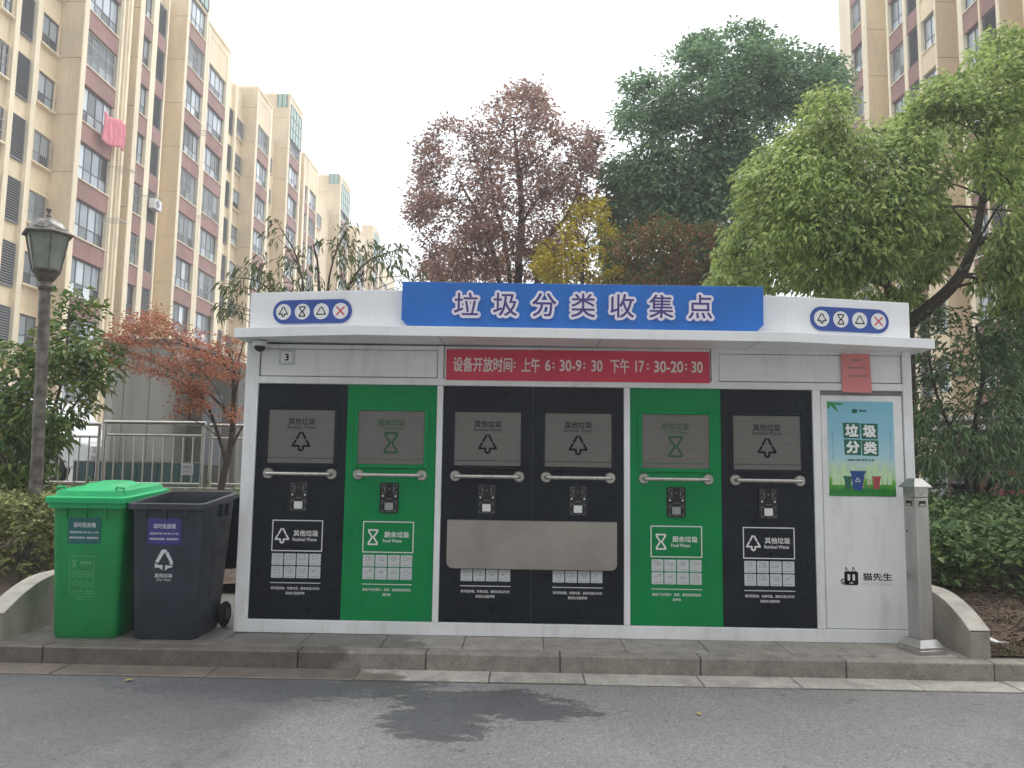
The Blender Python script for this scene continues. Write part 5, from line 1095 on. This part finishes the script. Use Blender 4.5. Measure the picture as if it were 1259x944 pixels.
# broad camphor tree to the right of the station
poly = [(880, 345), (885, 300), (905, 270), (915, 240), (910, 215), (935, 190), (960, 165), (985, 140), (1005, 110), (1030, 108), (1050, 125), (1062, 150), (1085, 165), (1105, 150), (1125, 120), (1150, 95), (1185, 92), (1195, 70), (1215, 40), (1235, 32), (1259, 45), (1300, 30), (1330, 100), (1330, 300), (1290, 400), (1230, 385), (1180, 330), (1130, 345), (1115, 378), (1080, 372), (1040, 368), (990, 362), (940, 355)]
Y = 4.6; C = crown_points(poly, Y, 1.7, 5200, .43, 1.0, 70, 61)
b = bx(1118, 560, Y-.4); b = (b[0], b[1], .2)
f0 = bx(1112, 400, Y-.3)
stems = [([b, (b[0]-.03, b[1], 1.3), f0], .15, .12), ([f0, bx(1140, 380, Y-.4), bx(1172, 350, Y-.5), bx(1190, 320, Y-.5), bx(1202, 280, Y-.4), bx(1212, 210, Y-.2), bx(1218, 120, Y)], .105, .03), ([f0, bx(1096, 365, Y-.5), bx(1078, 320, Y-.7), bx(1056, 288, Y-.8), bx(1040, 240, Y-.6)], .07, .022), ([bx(1198, 300, Y-.4), bx(1230, 285, Y-.3), bx(1290, 250, Y)], .06, .03), ([bx(1090, 350, Y-.5), bx(1030, 330, Y-.3), bx(960, 290, Y)], .05, .02), ([bx(1206, 250, Y-.3), bx(1225, 235, Y-.5), bx(1262, 215, Y-.5)], .045, .02)]
plant('camphor_tree', 'broad light green tree with thick curving limb spreading over the kiosk end', 'tree', b, clumps(C, C.mean(0), 13, .088, .13, .55, .46, 62, curl=.3), LM['camphor'], limbs(b, stems, C, 46, .1, 63, .011, 420), M['bark'])
# lance-leaved understory right of the station
poly = [(1122, 420), (1135, 385), (1180, 370), (1230, 360), (1275, 365), (1280, 620), (1240, 640), (1200, 660), (1160, 650), (1128, 620), (1122, 520)]
Y = 4.0; C = crown_points(poly, Y, .8, 1100, .49, 1.5, 40, 71); b = bx(1205, 640, Y); b = (b[0], b[1], .3)
stems = [([b, bx(1198, 540, Y), bx(1208, 460, Y), bx(1200, 400, Y)], .045, .015), ([b, bx(1180, 560, Y), bx(1150, 480, Y), bx(1140, 420, Y)], .03, .012), ([bx(1200, 620, Y), bx(1225, 590, Y-.4), bx(1275, 595, Y-.5)], .04, .02)]
plant('understory_tree', 'dark leafy small tree with drooping lance leaves behind the steel post', 'tree', b, clumps(C, C.mean(0), 8, .09, .09, .6, .3, 72, curl=.35), LM['shade'], limbs(b, stems, C, 26, .05, 73, .008, 160), M['barkdark'])
# sparse peach shrub behind the left end of the roof
poly = [(270, 350), (285, 325), (320, 310), (335, 270), (355, 255), (370, 290), (395, 300), (415, 270), (430, 262), (440, 300), (470, 290), (495, 295), (515, 320), (525, 345), (480, 360), (420, 365), (350, 370), (300, 395), (265, 385)]
Y = 3.2; C = crown_points(poly, Y, .7, 250, .52, 1.9, 35, 81); b = bx(392, 380, Y); b = (b[0], b[1], .2)
stems = [([b, (b[0], b[1], 1.5), bx(392, 352, Y), bx(385, 300, Y)], .035, .007), ([(b[0], b[1], 1.8), bx(405, 340, Y), bx(428, 280, Y)], .02, .005), ([(b[0], b[1], 1.6), bx(372, 345, Y), bx(345, 280, Y)], .02, .005), ([(b[0], b[1], 1.5), bx(430, 350, Y), bx(492, 305, Y)], .02, .005), ([(b[0], b[1], 1.4), bx(340, 370, Y), bx(285, 340, Y)], .02, .005)]
plant('peach_tree', 'sparse willowy tree with drooping grey green leaves above the kiosk roof', 'tree', b, clumps(C, C.mean(0), 5, .08, .08, 1.1, .2, 82, curl=.5), LM['peach'], limbs(b, stems, C, 50, .04, 83, .007, 160), M['bark'])
# red maple behind the bins
poly = [(122, 440), (140, 420), (150, 400), (170, 388), (195, 385), (215, 400), (240, 405), (265, 420), (285, 418), (308, 425), (308, 470), (290, 468), (262, 470), (240, 478), (215, 468), (190, 462), (165, 452), (135, 455)]
Y = 3.4; C = crown_points(poly, Y, .8, 430, .47, 1.8, 30, 91); lay = (C[:, 2]+.22*(C[:, 0]+4.5))/.17; C[:, 2] += (np.round(lay)-lay)*.17*.85
C2 = crown_points([(212, 500), (225, 492), (250, 490), (255, 497), (235, 505), (215, 510)], Y-.2, .2, 30, .3, 2, 10, 92); C3 = crown_points([(215, 472), (245, 470), (250, 488), (225, 485)], Y, .3, 40, .3, 2, 10, 93); C4 = crown_points([(270, 505), (295, 500), (298, 530), (275, 520)], Y, .2, 14, .3, 2, 10, 94)
C = np.concatenate([C, C2, C3, C4]); b = bx(266, 610, Y); b = (b[0], b[1], .2)
stems = [([b, bx(272, 600, Y), bx(284, 545, Y), bx(287, 500, Y), bx(288, 460, Y), bx(282, 435, Y)], .05, .018), ([bx(279, 570, Y), bx(262, 515, Y), bx(250, 490, Y), bx(240, 478, Y)], .025, .01), ([bx(286, 515, Y), bx(262, 488, Y), bx(235, 470, Y), bx(190, 445, Y)], .022, .008), ([bx(288, 470, Y), bx(270, 440, Y), bx(235, 425, Y), bx(190, 400, Y)], .02, .007), ([bx(288, 455, Y), bx(294, 440, Y), bx(300, 420, Y)], .012, .006), ([bx(280, 560, Y), bx(295, 530, Y), bx(310, 510, Y)], .02, .01)]
plant('red_maple', 'rust red maple with layered fine foliage leaning over the railing', 'tree', b, clumps(C, C.mean(0)+np.array([0, 0, -.6]), 15, .048, .12, .15, .5, 95, flat=.16, curl=.2), LM['maple'], limbs(b, stems, C, 40, .03, 96, .005, 220), M['bark'])
# young broad-leaved tree at the left edge
poly = [(-40, 400), (-10, 410), (20, 420), (40, 430), (62, 400), (72, 360), (88, 352), (100, 375), (118, 372), (130, 395), (135, 425), (152, 455), (140, 470), (120, 480), (115, 500), (95, 520), (80, 545), (60, 570), (40, 605), (-40, 610)]
Y = 3.0; C = crown_points(poly, Y, .8, 520, .42, 1.8, 35, 101); b = bx(48, 620, Y); b = (b[0], b[1], .2)
stems = [([b, bx(50, 570, Y), bx(62, 520, Y), bx(80, 450, Y), bx(85, 380, Y)], .035, .01), ([b, bx(30, 580, Y), bx(15, 500, Y), bx(0, 440, Y)], .03, .01), ([bx(55, 545, Y), bx(90, 500, Y), bx(125, 450, Y)], .02, .008), ([b, bx(20, 600, Y), bx(-15, 520, Y)], .025, .01)]
plant('young_tree', 'bushy young green tree with broad leaves behind the lamp post', 'tree', b, clumps(C, C.mean(0), 11, .105, .10, .25, .46, 102, curl=.25), LM['young'], limbs(b, stems, C, 30, .03, 103, .006, 150), M['bark'])
# hedges: foliage volumes with an uneven surface over short stems
def hedge(name, label, x0, x1, y0, y1, z0, zt, n, k, L, lm, seed, hole=None, ratio=.5, depth=.35):
    rng = np.random.default_rng(seed); pts = []
    while len(pts) < n:
        x, y = rng.uniform(x0, x1), rng.uniform(y0, y1)
        e = min(1, (min(x-x0, x1-x, y-y0, y1-y))/.35); top = zt(x, y)*(.62+.38*math.sqrt(max(0, 1-(1-e)**2)))+.07*mnoise.noise(Vector((x*2.3, y*2.3, seed)))+.05*mnoise.noise(Vector((x*6, y*6, seed)))
        z = top-abs(rng.normal(0, depth*.5)) if rng.random() < .6 else rng.uniform(z0+.06, top)
        if hole and math.hypot(x-hole[0], y-hole[1]) < hole[2]: continue
        if z < z0: continue
        if rng.random() < .5 or e < .9 or z > top-.2: pts.append((x, y, z))
    C = np.array(pts); ctr = np.array([(x0+x1)/2, (y0+y1)/2+1.0, z0-.2])
    t = thing(name, label, 'hedge', ((x0+x1)/2, (y0+y1)/2, z0)); me = clumps(C, ctr, k, L, L*.9, -.1, ratio, seed, 'foliage', curl=.1); me.transform(Matrix.Translation((-(x0+x1)/2, -(y0+y1)/2, -z0))); obj('foliage', me, LM[lm], t)
    m = MB()
    for i in range(60):
        c = C[rng.integers(len(C))]; m.tube([(c[0]+rng.normal(0, .05)-(x0+x1)/2, c[1]+rng.normal(0, .05)-(y0+y1)/2, -.05), (c[0]-(x0+x1)/2, c[1]-(y0+y1)/2, c[2]-z0)], [.009, .004], 5)
    obj('stem', m, M['barkdark'], t, kind='stuff')
hedge('hedge', 'yellow green variegated hedge around the foot of the lamp post', -9, -4.22, .75, 3.4, .18, lambda x, y: .98, 5200, 9, .058, 'hedgeL', 111, (lx, ly-.1, .13))
hedge('hedge', 'dark green broad leaved hedge on the soil behind the steel post', 3.45, 9, .75, 3.9, .25, lambda x, y: .76+.09*(y-.75), 4600, 9, .07, 'hedgeR', 112, None, .62)
hedge('weed_patch', 'low straggling weeds growing along the foot of the railing', -8.5, -3.4, 4.2, 4.85, .2, lambda x, y: .95, 260, 7, .09, 'young', 113, None, .3)
# dead leaves and twigs on the right-hand soil
rng = np.random.default_rng(5); N_ = 6000; x = rng.uniform(3.42, 7, N_); y = rng.uniform(-.35, 1.6, N_)
z = np.array([.03+.30*sst(-.4, 1.3, b_)+.012*math.sin(a_*9.1+b_*4.3)*math.sin(b_*7.7-a_*3.1) for a_, b_ in zip(x, y)])
az = rng.uniform(0, 6.28, N_); me = leaf_mesh('leaf_litter', np.stack([x, y, z], 1), np.stack([np.cos(az), np.sin(az), rng.normal(.1, .25, N_)], 1), np.stack([rng.normal(0, .3, N_), rng.normal(0, .3, N_), np.ones(N_)], 1), rng.uniform(.02, .06, N_), .4)
obj('leaf_litter', me, mat('leaf_litter', (.15, .09, .05), .85, island=[(.07, .045, .03), (.16, .10, .055), (.25, .17, .09), (.12, .07, .04)]), kind='stuff', label='scattered dry brown leaf litter over the bare soil', category='leaf litter')
# ------------------------------------------------------------------ haze
hz = bpy.data.materials.new('haze'); hz.use_nodes = True; t = hz.node_tree; t.nodes.remove(t.nodes['Principled BSDF'])
pv_ = t.nodes.new('ShaderNodeVolumePrincipled'); pv_.inputs['Color'].default_value = (.97, .985, 1, 1); pv_.inputs['Density'].default_value = HAZE; pv_.inputs['Anisotropy'].default_value = .2
t.links.new(pv_.outputs[0], t.nodes['Material Output'].inputs['Volume'])
obj('haze', MB().box(-60, 60, -12, 135, -1.2, 38), hz, kind='stuff', label='thin pale autumn haze filling the courtyard air', category='haze')
